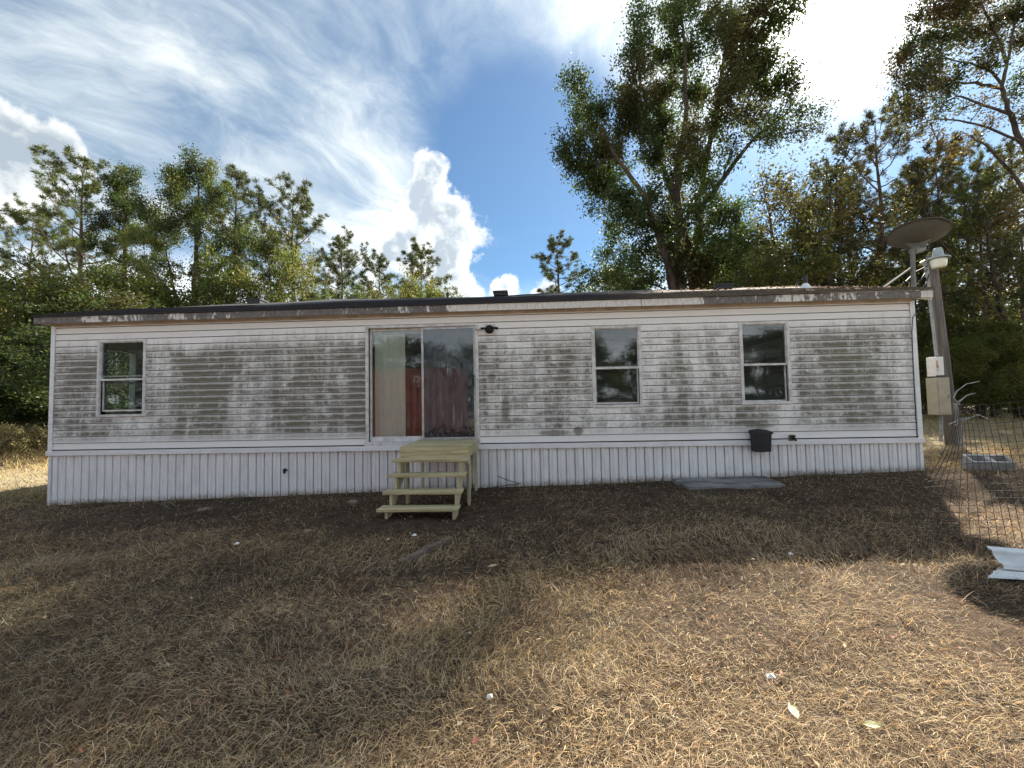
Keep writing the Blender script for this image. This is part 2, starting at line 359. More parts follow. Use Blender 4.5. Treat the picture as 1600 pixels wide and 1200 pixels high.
M_SIDING = mat_siding(); M_FASCIA = mat_fascia()
M_GLASS = mat_glass('window_glass'); M_FOG = mat_glass('fogged_glass', (0.40, 0.48, 0.50), 0.15)
M_LEAF = mat_leaf('foliage', 0.42); M_NEEDLE = mat_leaf('pine_needles', 0.25); M_DRY = mat_leaf('dry_grass', 0.25, 0.8, (1.15, 1.0, .85))
M_GROUND = mat_ground()
M_TREATED = mat_wood('treated_lumber', (0.64, 0.57, 0.37), (0.34, 0.285, 0.15))
M_TREATED_Y = mat_wood('treated_lumber_sides', (0.56, 0.51, 0.35), (0.43, 0.38, 0.23), 2)
M_OLDWOOD = mat_wood('weathered_wood', (0.19, 0.155, 0.125), (0.10, 0.082, 0.066))
M_POLE = mat_wood('pole_wood', (0.20, 0.175, 0.158), (0.10, 0.088, 0.08), 2, 0.8)
M_TRIM = mat('white_trim', (0.86, 0.86, 0.88), 0.5, 0.14, 3.0, stretch=(1, 1, 4))
M_FRAME = mat('white_frame', (0.74, 0.73, 0.72), 0.5, 0.30, 9.0)
M_FRAMEDARK = mat('bare_aluminium', (0.52, 0.53, 0.54), 0.4, 0.3, 8.0, metal=0.5)
def mat_skirt():
    m = bpy.data.materials.new('skirting_metal'); m.use_nodes = True
    t = NT(m.node_tree); t.n.clear()
    p = t.new('ShaderNodeBsdfPrincipled'); o = t.new('ShaderNodeOutputMaterial'); t.l.new(p.outputs[0], o.inputs[0])
    pos = t.new('ShaderNodeNewGeometry').outputs['Position']; x, y, z = t.sep(pos)
    n = t.noise(t.v('MULTIPLY', pos, (7.0, 1.0, 2.0)), 1.0, 6.0, 0.7); n2 = t.noise(pos, 24.0, 4.0, 0.7)
    c = t.mix(t.ss(0.35, 0.75, n), (0.88, 0.885, 0.90), (0.74, 0.74, 0.755))
    h = t.m('SUBTRACT', z, t.m('MULTIPLY', t.m('ADD', x, 1.4), 0.0288))
    mud = t.m('SUBTRACT', 1.0, t.ss(0.0, 0.13, t.m('ADD', h, t.m('MULTIPLY', t.m('SUBTRACT', n, 0.5), 0.26))))
    c = t.mix(t.m('MULTIPLY', t.m('MULTIPLY', mud, t.ss(0.3, 0.6, n2)), 0.75), c, (0.30, 0.235, 0.17))
    c = t.mix(t.m('MULTIPLY', t.ss(0.60, 0.78, t.noise(t.v('MULTIPLY', pos, (16.0, 1.0, 0.9)), 1.0, 4.0, 0.7)), 0.35), c, (0.48, 0.45, 0.41))
    t.l.new(c, p.inputs['Base Color']); p.inputs['Roughness'].default_value = 0.33; p.inputs['Specular IOR Level'].default_value = 0.7
    return m
M_SKIRT = mat_skirt()
M_SOFFIT = mat('soffit', (0.60, 0.51, 0.43), 0.8, 0.25, 5.0)
def mat_roof():
    m = bpy.data.materials.new('asphalt_shingle'); m.use_nodes = True
    t = NT(m.node_tree); t.n.clear()
    p = t.new('ShaderNodeBsdfPrincipled'); o = t.new('ShaderNodeOutputMaterial'); t.l.new(p.outputs[0], o.inputs[0])
    pos = t.new('ShaderNodeNewGeometry').outputs['Position']; x, y, z = t.sep(pos)
    nb = t.noise(pos, 1.3, 4.0, 0.6); nf = t.noise(pos, 70.0, 4.0, 0.7)
    litter = t.m('MULTIPLY', t.ss(0.5, 3.2, t.m('ADD', x, t.m('MULTIPLY', t.m('SUBTRACT', nb, 0.5), 3.0))), t.ss(0.35, 0.6, nf))
    c = t.mix(nf, (0.018, 0.019, 0.023), (0.065, 0.065, 0.07))
    c = t.mix(t.m('MULTIPLY', litter, 0.75), c, (0.21, 0.17, 0.125))
    t.l.new(c, p.inputs['Base Color']); p.inputs['Roughness'].default_value = 0.95; p.inputs['Specular IOR Level'].default_value = 0.15
    return m
M_ROOF = mat_roof()
M_BLACK = mat('black_plastic', (0.022, 0.024, 0.028), 0.5, 0.3, 8.0)
M_BLACKMETAL = mat('black_metal', (0.02, 0.02, 0.022), 0.75, spec=0.2)
M_CONC = mat('concrete', (0.40, 0.40, 0.40), 0.9, 0.35, 5.0, 0.4, 60.0)
M_CONCST = mat('stained_concrete', (0.27, 0.262, 0.255), 0.85, 0.0, 1.9, 0.25, 50.0, col2=(0.06, 0.06, 0.062), detail=7.0, stretch=(1, 1.6, 1))
M_BARK = mat('bark', (0.085, 0.066, 0.052), 0.95, 0.0, 9.0, 0.8, 18.0, col2=(0.045, 0.034, 0.027), stretch=(1, 1, .3))
M_BARKP = mat('pine_bark', (0.17, 0.115, 0.085), 0.95, 0.0, 7.0, 0.8, 14.0, col2=(0.06, 0.045, 0.036), stretch=(1, 1, .3))
M_INT = mat('interior_panelling', (0.24, 0.20, 0.15), 0.8, 0.2, 2.0)
M_CORE = mat('wall_core', (0.075, 0.066, 0.058), 0.95)
M_INTF = mat('carpet', (0.16, 0.14, 0.12), 0.95, 0.2, 5.0)
M_BLIND = mat('blind_fabric', (0.80, 0.755, 0.68), 0.7, 0.12, 5.0, stretch=(3, 3, .4))
M_RED = mat('container_red', (0.20, 0.052, 0.036), 0.7, 0.4, 2.0)
M_WHITE = mat('white_paint', (0.8, 0.8, 0.78), 0.6)
M_GALV = mat('galvanised_metal', (0.34, 0.35, 0.35), 0.6, 0.35, 7.0, metal=0.2)
M_DISH = mat('dish_grey_green', (0.125, 0.125, 0.105), 0.6, 0.25, 4.0)
M_MAST = mat('mast_grey', (0.20, 0.19, 0.165), 0.6, 0.3, 9.0)
M_BEIGE = mat('meter_beige', (0.40, 0.36, 0.27), 0.55, 0.15, 6.0)
M_METER = mat('meter_white', (0.78, 0.77, 0.74), 0.5, 0.12, 9.0)
M_REDLABEL = mat('red_label', (0.42, 0.07, 0.04), 0.6, 0.0, 22.0, col2=(0.70, 0.62, 0.55))
M_RUST = mat('rusty_wire', (0.075, 0.055, 0.045), 0.7, 0.4, 20.0)
M_SHEET = mat('white_sheet_metal', (0.74, 0.78, 0.80), 0.4, 0.22, 7.0, spec=0.5)
M_LAMPGLASS = mat('lamp_lens', (0.75, 0.72, 0.60), 0.25)
M_LAMPHOOD = mat('lamp_hood', (0.34, 0.40, 0.40), 0.5, 0.2, 8.0)

# ------------------------------------------------------------------ mesh helpers
ORG = {}
def tag(o, label=None, cat=None, group=None, kind=None):
    if label: o['label'] = label
    if cat: o['category'] = cat
    if group: o['group'] = group
    if kind: o['kind'] = kind
    return o
def thing(name, loc, label, cat, group=None):
    o = bpy.data.objects.new(name, None); col.objects.link(o); o.location = tuple(float(q) for q in loc); o.empty_display_size = 0.3
    ORG[o.name] = np.array(loc, float); return tag(o, label, cat, group)
def mesh_from(name, V, F, mats, tint=None, smooth=False, fmat=None):
    """V (n,3); F: list of faces or (m,k) int array"""
    me = bpy.data.meshes.new(name)
    V = np.asarray(V, np.float32)
    if isinstance(F, np.ndarray):
        k = F.shape[1]; m = F.shape[0]
        me.vertices.add(len(V)); me.vertices.foreach_set('co', V.ravel())
        me.loops.add(m*k); me.loops.foreach_set('vertex_index', F.astype(np.int32).ravel())
        me.polygons.add(m); me.polygons.foreach_set('loop_start', np.arange(0, m*k, k, dtype=np.int32))
        me.update(calc_edges=True)
    else:
        me.from_pydata([tuple(map(float, v)) for v in V], [], F); me.update()
    for q in (mats if isinstance(mats, (list, tuple)) else [mats]): me.materials.append(q)
    if fmat is not None: me.polygons.foreach_set('material_index', np.asarray(fmat, np.int32))
    if tint is not None:
        a = me.attributes.new('tint', 'FLOAT_COLOR', 'POINT')
        t = np.ones((len(V), 4), np.float32); t[:, :3] = tint; a.data.foreach_set('color', t.ravel())
    if smooth: me.polygons.foreach_set('use_smooth', np.ones(len(me.polygons), bool))
    return me
def obj(name, V, F, mats, parent=None, **kw):
    bev = kw.pop('bevel', 0)
    V = np.asarray(V, float); org = np.zeros(3)
    if parent is not None: org = ORG[parent.name]
    me = mesh_from(name, V - org, F, mats, **kw)
    o = bpy.data.objects.new(name, me); col.objects.link(o)
    if parent is not None: o.parent = parent
    ORG[o.name] = org
    if bev:
        b = o.modifiers.new('bevel', 'BEVEL'); b.width = bev; b.segments = 2; b.limit_method = 'ANGLE'
    return o
BOXF = [(0, 3, 2, 1), (4, 5, 6, 7), (0, 1, 5, 4), (1, 2, 6, 5), (2, 3, 7, 6), (3, 0, 4, 7)]
def boxv(x0, x1, y0, y1, z0, z1):
    return [(x0, y0, z0), (x1, y0, z0), (x1, y1, z0), (x0, y1, z0), (x0, y0, z1), (x1, y0, z1), (x1, y1, z1), (x0, y1, z1)]
def join(parts):
    V, F = [], []
    for v, f in parts:
        n = len(V); V += [tuple(q) for q in v]; F += [tuple(i+n for i in q) for q in f]
    return V, F
def boxes(*bs): return join([(boxv(*b), BOXF) for b in bs])
def box(name, b, m, parent=None, **kw): return obj(name, boxv(*b), BOXF, m, parent, **kw)
def tube(pts, rad, sides=8, cap=True):
    P = np.asarray(pts, float); k = len(P)
    r = np.full(k, rad, float) if np.isscalar(rad) else np.asarray(rad, float)
    T = np.gradient(P, axis=0); T /= np.linalg.norm(T, axis=1, keepdims=True)+1e-9
    m = np.abs(T.mean(0)); ref = np.zeros(3); ref[int(np.argmin(m))] = 1
    A = np.cross(T, ref); A /= np.linalg.norm(A, axis=1, keepdims=True)+1e-9
    B = np.cross(T, A)
    th = np.arange(sides)*2*math.pi/sides
    V = (P[:, None] + r[:, None, None]*(A[:, None]*np.cos(th)[None, :, None] + B[:, None]*np.sin(th)[None, :, None])).reshape(-1, 3)
    i = np.arange(k-1)[:, None]*sides; j = np.arange(sides)[None]; j2 = (j+1) % sides
    F = np.stack([i+j, i+j2, i+sides+j2, i+sides+j], -1).reshape(-1, 4)
    if not cap: return V, F
    return V, [tuple(f) for f in F.tolist()] + [tuple(range(sides))[::-1], tuple(range((k-1)*sides, k*sides))]
def lathe(prof, sides=20, c=(0, 0, 0)):
    V = []; F = []
    for r, z in prof:
        for s in range(sides):
            a = 2*math.pi*s/sides; V.append((c[0]+r*math.cos(a), c[1]+r*math.sin(a), c[2]+z))
    for i in range(len(prof)-1):
        for s in range(sides):
            F.append((i*sides+s, i*sides+(s+1) % sides, (i+1)*sides+(s+1) % sides, (i+1)*sides+s))
    return V, F
def copy_tree(root, loc, rotz=0.0, scale=1.0, label=None, group=None):
    r = root.copy(); col.objects.link(r); r.location = tuple(map(float, loc)); r.rotation_euler = (0, 0, rotz)
    r.scale = (scale,)*3 if np.isscalar(scale) else scale
    ORG[r.name] = np.array(loc, float)
    if label: r['label'] = label
    if group: r['group'] = group
    elif 'group' in r: del r['group']
    for ch in list(root.children):
        c = ch.copy(); col.objects.link(c); c.parent = r
        for g in list(ch.children):
            e = g.copy(); col.objects.link(e); e.parent = c
    return r
def vnoise(x, y, s, seed=0):
    """smooth value noise 0..1"""
    x = np.asarray(x, float)/s; y = np.asarray(y, float)/s
    xi = np.floor(x).astype(np.int64); yi = np.floor(y).astype(np.int64); fx = x-xi; fy = y-yi
    fx = fx*fx*(3-2*fx); fy = fy*fy*(3-2*fy)
    def h(a, b):
        n = (a*374761393 + b*668265263 + seed*1442695041) & 0x7fffffff
        n = ((n ^ (n >> 13))*1274126177) & 0x7fffffff
        return ((n ^ (n >> 16)) & 0xffff)/65535.0
    return (h(xi, yi)*(1-fx)+h(xi+1, yi)*fx)*(1-fy) + (h(xi, yi+1)*(1-fx)+h(xi+1, yi+1)*fx)*fy
def sstep(a, b, x):
    t = np.clip((np.asarray(x, float)-a)/(b-a), 0, 1); return t*t*(3-2*t)

# ------------------------------------------------------------------ ground
def zg(x, y):
    x = np.asarray(x, float); y = np.asarray(y, float)
    z = 0.0288*(np.clip(x, -16, 13)+1.4)*(0.35+0.65*sstep(0.5, 6.0, y))
    near = 1-sstep(20, 45, np.hypot(x, y))
    hug = sstep(0.35, 1.2, np.abs(y-7.2)) if True else 1
    b = (vnoise(x, y, 1.1, 3)-0.5)*0.05 + (vnoise(x, y, 0.36, 5)-0.5)*0.045 + (vnoise(x, y, 4.0, 6)-0.5)*0.06
    return z*near + z*(1-near)*0.6 + b*near*(0.25+0.75*hug)
def build_ground():
    def axis(lo, hi, step):
        a = np.arange(lo, hi+1e-6, step).tolist()
        d, q = step, hi
        while q < 900: d *= 1.22; q += d; a.append(q)
        d, q = step, lo
        while q > -900: d *= 1.22; q -= d; a.insert(0, q)
        return np.array(a)
    xs = axis(-13, 12, 0.14); ys = axis(0.2, 13, 0.14)
    X, Y = np.meshgrid(xs, ys); Z = zg(X, Y)
    nx, ny = len(xs), len(ys)
    V = np.stack([X, Y, Z], -1).reshape(-1, 3)
    i = np.arange(ny-1)[:, None]*nx + np.arange(nx-1)[None]
    F = np.stack([i, i+1, i+nx+1, i+nx], -1).reshape(-1, 4)
    tag(obj('ground', V, F, M_GROUND, smooth=True), kind='structure')
build_ground()

# ------------------------------------------------------------------ the house
XL, XR, YF, YB = -8.85, 6.53, 7.20, 14.60
PITCH, Z0 = 0.1188, 0.791
def zk(k): return Z0 + PITCH*k
WINS = [(-7.96, -7.03), (1.09, 1.95), (3.62, 4.46)]          # outer edge of the window flanges
WZ = (zk(5), zk(17))
DOOR = (-2.93, -0.90); DZ = (Z0-0.02, zk(18))
home = thing('mobile_home', (-1.16, YF, 0.0), 'long single-storey white mobile home with mildew-stained siding and ribbed skirting', 'house')

def build_house():
    H = home
    # front wall core with openings
    cuts = [(WINS[0], WZ), (DOOR, DZ), (WINS[1], WZ), (WINS[2], WZ)]
    bs = []; x = XL
    y0, y1 = YF+0.012, YF+0.11
    for (a, b), (c, d) in cuts:
        a, b, c, d = a+0.05, b-0.05, c+0.045, d-0.045
        bs.append((x, a, y0, y1, 0.74, 3.12)); bs.append((a, b, y0, y1, d, 3.12))
        if c > 0.8: bs.append((a, b, y0, y1, 0.74, c))
        x = b
    bs.append((x, XR, y0, y1, 0.74, 3.12))
    V, F = boxes(*bs)
    fw = obj('front_wall', V, F, M_CORE, H)
    # siding: one board per course, broken at the openings
    for k in range(20):
        a, b = zk(k), min(zk(k+1), 3.125)
        segs = [(XL+0.035, XR-0.035)]
        for (c, d), (e, f) in cuts:
            if e-0.01 <= a+0.03 and b-0.03 <= f+0.01:
                new = []
                for s in segs:
                    if d <= s[0] or c >= s[1]: new.append(s)
                    else:
                        if c > s[0]: new.append((s[0], c))
                        if d < s[1]: new.append((d, s[1]))
                segs = new
        for (s, e) in segs:
            j = random.uniform(-0.0012, 0.0012)
            prof = [(YF+0.010, a+.010), (YF-0.011+j, a+0.0095), (YF-0.0140+j, a+0.014), (YF-0.0125+j, a+0.024), (YF-0.004+j, b-0.012), (YF+0.002+j, b-0.001), (YF+0.010, b-0.001)]
            # dutch-lap profile along the board
            n = max(2, int((e-s)/0.5)); xs = np.linspace(s, e, n+1)
            sag = np.array([random.uniform(-0.0013, 0.0013) for _ in xs])
            V = [(xx, yy+sg*0.8, zz) for xx, sg in zip(xs, sag) for yy, zz in prof]; m = len(prof); F = []
            for i in range(n):
                for q in range(m-1): F.append((i*m+q, i*m+q+1, (i+1)*m+q+1, (i+1)*m+q)[::-1])
            F.append(tuple(range(m))); F.append(tuple(range(n*m, n*m+m))[::-1])
            obj('siding_board', V, F, M_SIDING, fw)
    # other walls, floor, ceiling, partitions
    sw = (8.02, 8.72, 1.42, 2.80)                              # window in the left end wall
    obj('end_wall', *boxes((XL, XL+.1, YF+.112, sw[0], .74, 3.12), (XL, XL+.1, sw[1], YB, .74, 3.12), (XL, XL+.1, sw[0], sw[1], .74, sw[2]), (XL, XL+.1, sw[0], sw[1], sw[3], 3.12)), M_SIDING, H)
    obj('end_wall', *boxes((XR-.1, XR, YF+.112, YB, .74, 3.12)), M_SIDING, H)
    # back wall with two windows
    bw = [(-6.4, -5.4), (-0.2, 0.9), (4.0, 4.9)]; bs = []; x = XL+.1
    for a, b in bw:
        bs += [(x, a, YB-.1, YB, .74, 3.12), (a, b, YB-.1, YB, .74, 1.5), (a, b, YB-.1, YB, 2.7, 3.12)]; x = b
    bs.append((x, XR-.1, YB-.1, YB, .74, 3.12))
    obj('back_wall', *boxes(*bs), M_INT, H)
    box('floor', (XL+.1, XR-.1, YF+.112, YB-.1, .74, .86), M_INTF, H)
    box('ceiling', (XL+.1, XR-.1, YF+.112, YB-.1, 3.0, 3.1), M_INT, H)
    for px_, ya, yb in ((-4.6, YF+.115, YB-.12), (0.55, YF+.115, 12.2), (2.75, YF+.115, YB-.12)):
        box('partition', (px_, px_+.09, ya, yb, .862, 2.998), M_INT, H)
    box('partition', (-4.5, 2.74, 11.2, 11.29, .862, 2.998), M_INT, H)
    # gables, roof
    ER, EZ, RY, RZ = 7.02, 3.268, 10.9, 4.40
    x0, x1 = -9.03, 6.72
    sl_ = (RZ-EZ)/(RY-ER)
    th = 0.035
    V = []; prof = [(ER-.03, EZ-.03*sl_), (RY, RZ), (2*RY-ER+.03, EZ-.03*sl_), (2*RY-ER+.03, EZ-.03*sl_-th), (RY, RZ-th), (ER-.03, EZ-.03*sl_-th)]
    nseg = 40; xs = np.linspace(x0, x1, nseg+1); m = 6; F = []
    for xx in xs:
        w = 0.022*math.sin(xx*0.9)+0.012*math.sin(xx*2.3+1)
        for i, (yy, zz) in enumerate(prof): V.append((xx, yy, zz + (w if i in (1, 4) else 0)))
    for i in range(nseg):
        for q in range(m): F.append((i*m+q, (i+1)*m+q, (i+1)*m+(q+1) % m, i*m+(q+1) % m)[::-1])
    F.append(tuple(range(m))); F.append(tuple(range(nseg*m, nseg*m+m))[::-1])
    roof = obj('roof', V, F, M_ROOF, H)
    # shingle courses near the eave, each a thin strip lapping the one below
    for c in range(14):
        ya = ER-.035+c*.14; za = EZ+(ya-ER)*sl_
        zo = 0.004+0.0035
        box_v = [(x0+.004, ya, za+.002), (x1-.004, ya, za+.002), (x1-.004, ya+.17, za+.17*sl_+.002), (x0+.004, ya+.17, za+.17*sl_+.002),
                 (x0+.004, ya, za+.010), (x1-.004, ya, za+.010), (x1-.004, ya+.17, za+.17*sl_+.0035), (x0+.004, ya+.17, za+.17*sl_+.0035)]
        obj('shingle_course', box_v, BOXF, M_ROOF, roof)
    for gx in (XL+.02, XR-.10):
        V = [(gx, YF+.02, 3.122), (gx+.08, YF+.02, 3.122), (gx+.08, YB, 3.122), (gx, YB, 3.122), (gx, RY, RZ-.06), (gx+.08, RY, RZ-.06)]
        obj('gable', V, [(0, 3, 2, 1), (0, 1, 5, 4), (2, 3, 4, 5), (0, 4, 3), (1, 2, 5)], M_SIDING, H)
    # fascia boards (front), soffit, rake ends
    cuts_f = [x0+.01, -5.35, -1.72, 1.93, 5.5, x1-.01]
    for a, b in zip(cuts_f[:-1], cuts_f[1:]):
        dz = random.uniform(-.004, .004)
        box('fascia_board', (a+.003, b-.003, ER-.005, ER+.018, 3.105+dz, EZ-.045), M_FASCIA, H, bevel=.004)
    box('fascia_board', (x0+.01, x1-.01, 14.78, 14.80, 3.105, EZ-.06), M_FASCIA, H)
    box('soffit', (x0+.02, x1-.02, ER+.019, YF-.012, 3.118, 3.13), M_SOFFIT, H)
    box('frieze_trim', (XL+.04, XR-.04, YF-.03, YF-.0135, 3.075, 3.116), M_SOFFIT, H)
    for gx in (x0+.012, x1-.03):
        V = []
        for yy, zz in ((ER+.02, EZ-.05), (RY, RZ-.04), (2*RY-ER, EZ-.05)):
            V += [(gx, yy, zz-.15), (gx+.018, yy, zz-.15), (gx+.018, yy, zz), (gx, yy, zz)]
        F = [(0, 1, 2, 3), (8, 11, 10, 9)]
        for i in (0, 4):
            for q in range(4): F.append((i+q, i+4+q, i+4+(q+1) % 4, i+(q+1) % 4))
        obj('rake_board', V, F, M_FASCIA, H)
        yy0 = ER+.02
    # roof vents and plumbing stack
    def roofz(y): return EZ+(min(y, 2*RY-y)-ER)*sl_
    for px_, py_ in ((410, 468), (783, 460), (1125, 450)):
        c = at(px_, py_, 10.72); z = roofz(10.5)
        v = obj('roof_vent', *boxes((c[0]-.17, c[0]+.17, 10.36, 10.7, z-.03, z+.05), (c[0]-.19, c[0]+.19, 10.34, 10.72, z+.05, z+.09)), M_BLACK, roof)
    c = at(1259, 458, 8.6); z = roofz(8.6)
    st = obj('vent_pipe', *tube([(c[0], 8.6, z-.05), (c[0], 8.6, z+.26)], .04, 12), M_BLACK, roof)
    obj('pipe_boot', *lathe([(.11, -.03), (.085, .04), (.045, .10), (.04, .1)], 14, (c[0], 8.6, z)), M_SHEET, roof)
    c = at(697, 462, 10.2); z = roofz(10.4)
    obj('vent_pipe', *tube([(c[0], 10.4, z-.05), (c[0], 10.4, z+.13)], .03, 10), M_BLACK, roof)
    # corner posts and bottom band
    for a, b in ((XL-.015, XL+.06), (XR-.06, XR+.015)):
        obj('corner_trim', *boxes((a, b, YF-.028, YF-.0145, .70, 3.10), (a if a < 0 else b-.013, a+.013 if a < 0 else b, YF-.014, YF+.11, .70, 3.10)), M_TRIM, H)
    for a, b in ((XL-.02, DOOR[0]+.86), (-.92, 3.69), (3.99, XR+.02)):
        box('band_trim', (a, b, YF-.05, YF-.029, .695, .783), M_TRIM, H, bevel=.004)
    box('band_trim', (3.692, 3.988, YF-.05, YF-.029, .697, .781), M_TRIM, H)
    box('band_trim', (DOOR[0]+.862, -.922, YF-.05, YF-.029, .697, .781), M_TRIM, H)
    # ribbed metal skirting, sheet by sheet
    sk = box('skirt_frame', (XL+.03, XR-.03, YF+.075, YF+.095, -.45, .70), M_OLDWOOD, H)
    w = 0.9; x = XL-.01
    first = True; x_end = XR+.01
    while x < x_end-0.05:
        e = min(x+w, x_end); V = []; pr = []
        n = 6; p_ = w/n
        for i in range(n):
            a = x+i*p_
            pr += [(a, 0), (a+.002, .045), (a+.022, .045), (a+.024, 0), (a+.070, 0), (a+.076, -.012), (a+.090, -.012), (a+.096, 0), (a+.146, 0)]
        pr.append((x+w-.003, 0)); pr = [q for q in pr if q[0] <= e+1e-6]
        if pr[-1][0] < e-1e-3: pr.append((e, 0))
        wob = random.uniform(-.0025, .0025); yb = YF+.012+wob
        F = []
        for i, (xx, dy) in enumerate(pr):
            gz = float(zg(xx, YF)) - .05
            V += [(xx, yb+dy, gz), (xx, yb+dy+random.uniform(-.0015, .0015), .70)]
            if i: F.append((2*i-2, 2*i, 2*i+1, 2*i-1))
        obj('skirt_panel', V, F, M_SKIRT, sk)
        x = e
    for yy0, yy1, xx in ((YF+.06, YB, XL+.01), (YF+.06, YB, XR-.03)):
        box('skirt_panel', (xx, xx+.02, yy0, yy1, -.45, .735), M_SKIRT, sk)
    for xx in (XL-.012, XR-.04):
        box('skirt_corner', (xx, xx+.052, YF-.012, YF-.004, float(zg(xx, YF))-.06, .694), M_TRIM, sk)

def window(a, b, raised=0.0, screen=True):
    z0, z1 = WZ
    w = obj('window', *boxes((a, a+.05, YF-.026, YF+.10, z0, z1), (b-.05, b, YF-.026, YF+.10, z0, z1), (a+.0505, b-.0505, YF-.0265, YF+.10, z1-.045, z1), (a+.0505, b-.0505, YF-.03, YF+.10, z0, z0+.045)), M_FRAME, home, bevel=.004)
    zm = z0 + (z1-z0)*0.475
    # upper fixed sash, lower sliding sash
    up = obj('upper_sash', *boxes((a+.051, b-.051, YF-.012, YF+.03, zm-.012, zm+.022), (a+.051, a+.066, YF-.006, YF+.03, zm+.022, z1-.046), (b-.066, b-.051, YF-.006, YF+.03, zm+.022, z1-.046), (a+.066, b-.066, YF-.006, YF+.03, z1-.06, z1-.046)), M_FRAME, w)
    obj('pane', [(a+.067, YF+.012, zm+.02), (b-.067, YF+.012, zm+.02), (b-.067, YF+.012, z1-.06), (a+.067, YF+.012, z1-.06), (a+.067, YF+.016, zm+.02), (b-.067, YF+.016, zm+.02), (b-.067, YF+.016, z1-.06), (a+.067, YF+.016, z1-.06)], BOXF, M_GLASS, w)
    r = raised; t = .022
    lo = obj('lower_sash', *boxes((a+.055, a+.055+t, YF+.035, YF+.06, z0+.046+r, zm+.03+r), (b-.055-t, b-.055, YF+.035, YF+.06, z0+.046+r, zm+.03+r), (a+.0775, b-.0775, YF+.035, YF+.06, z0+.046+r, z0+.072+r), (a+.0775, b-.0775, YF+.035, YF+.06, zm+.006+r, zm+.03+r)), M_FRAME, w)
    p0 = z0+.07+r; p1 = zm+.008+r
    obj('pane', boxv(a+.077, b-.077, YF+.045, YF+.049, p0, p1), BOXF, M_GLASS, w)
    return w

def sliding_door():
    a, b = DOOR; z0, z1 = Z0, DZ[1]
    d = obj('sliding_door', *boxes((a, a+.05, YF-.03, YF+.11, z0, z1), (b-.05, b, YF-.03, YF+.11, z0, z1), (a+.0505, b-.0505, YF-.031, YF+.11, z1-.05, z1), (a-.02, b+.01, YF-.045, YF+.11, z0-.012, z0+.06)), M_FRAME, home, bevel=.004)
    mid = -1.905
    zt, zb = z1-.052, z0+.062
    def leaf(x0, x1, y, m, st, bot):
        f = obj('door_panel', *boxes((x0, x0+st, y, y+.035, zb, zt), (x1-st, x1, y, y+.035, zb, zt), (x0+st+.0005, x1-st-.0005, y, y+.035, zt-.04, zt), (x0+st+.0005, x1-st-.0005, y, y+.035, zb, zb+bot)), M_FRAMEDARK if m is M_FOG else M_FRAME, d)
        obj('pane', boxv(x0+st-.005, x1-st+.005, y+.014, y+.02, zb+bot-.01, zt-.035), BOXF, m, d)
        return f
    leaf(a+.052, mid+.02, YF+.05, M_GLASS, .035, .085)
    leaf(mid-.02, b-.052, YF+.005, M_FOG, .038, .06)
    obj('door_handle', *boxes((b-.125, b-.085, YF-.022, YF+.004, 1.80, 2.02), (b-.118, b-.092, YF-.05, YF-.023, 1.82, 1.85), (b-.118, b-.092, YF-.05, YF-.023, 1.97, 2.0), (b-.12, b-.09, YF-.065, YF-.0505, 1.81, 2.01)), M_BLACK, d)
    for zz in np.arange(.95, 2.9, .16):
        for xx in (a+.02, b-.02):
            obj('screw', *tube([(xx, YF-.0335, zz), (xx, YF-.029, zz)], .006, 6), M_BLACKMETAL, d)
build_house()
w1 = window(*WINS[0], raised=.055); w2 = window(*WINS[1], raised=.012); w3 = window(*WINS[2])
obj('pane', boxv(XL+.045, XL+.05, 8.05, 8.69, 1.45, 2.77), BOXF, M_GLASS, w1)
sw = obj('window', *boxes((XL-.02, XL+.12, 8.02, 8.06, 1.42, 2.8), (XL-.02, XL+.12, 8.68, 8.72, 1.42, 2.8), (XL-.02, XL+.12, 8.061, 8.679, 1.42, 1.46), (XL-.02, XL+.12, 8.061, 8.679, 2.76, 2.8), (XL+.02, XL+.07, 8.061, 8.679, 2.08, 2.12)), M_FRAME, home)
sliding_door()

# blinds behind the left door panel
bl = thing('vertical_blind', (-2.56, YF+.2, .88), 'closed beige vertical blind behind the left glass door panel', 'blind')
box('head_rail', (-2.86, -1.94, YF+.17, YF+.23, 2.80, 2.85), M_FRAME, bl)
for i in range(7):
    xx = -2.84+i*.078; an = R_(8+random.uniform(-5, 5)); hw = .046
    c, s = math.cos(an)*hw, math.sin(an)*hw
    obj('slat', [(xx+hw-c, YF+.2-s, .90), (xx+hw+c, YF+.2+s, .90), (xx+hw+c, YF+.2+s, 2.80), (xx+hw-c, YF+.2-s, 2.80), (xx+hw-c, YF+.203-s, .90), (xx+hw+c, YF+.203+s, .90), (xx+hw+c, YF+.203+s, 2.80), (xx+hw-c, YF+.203-s, 2.80)], BOXF, M_BLIND, bl)

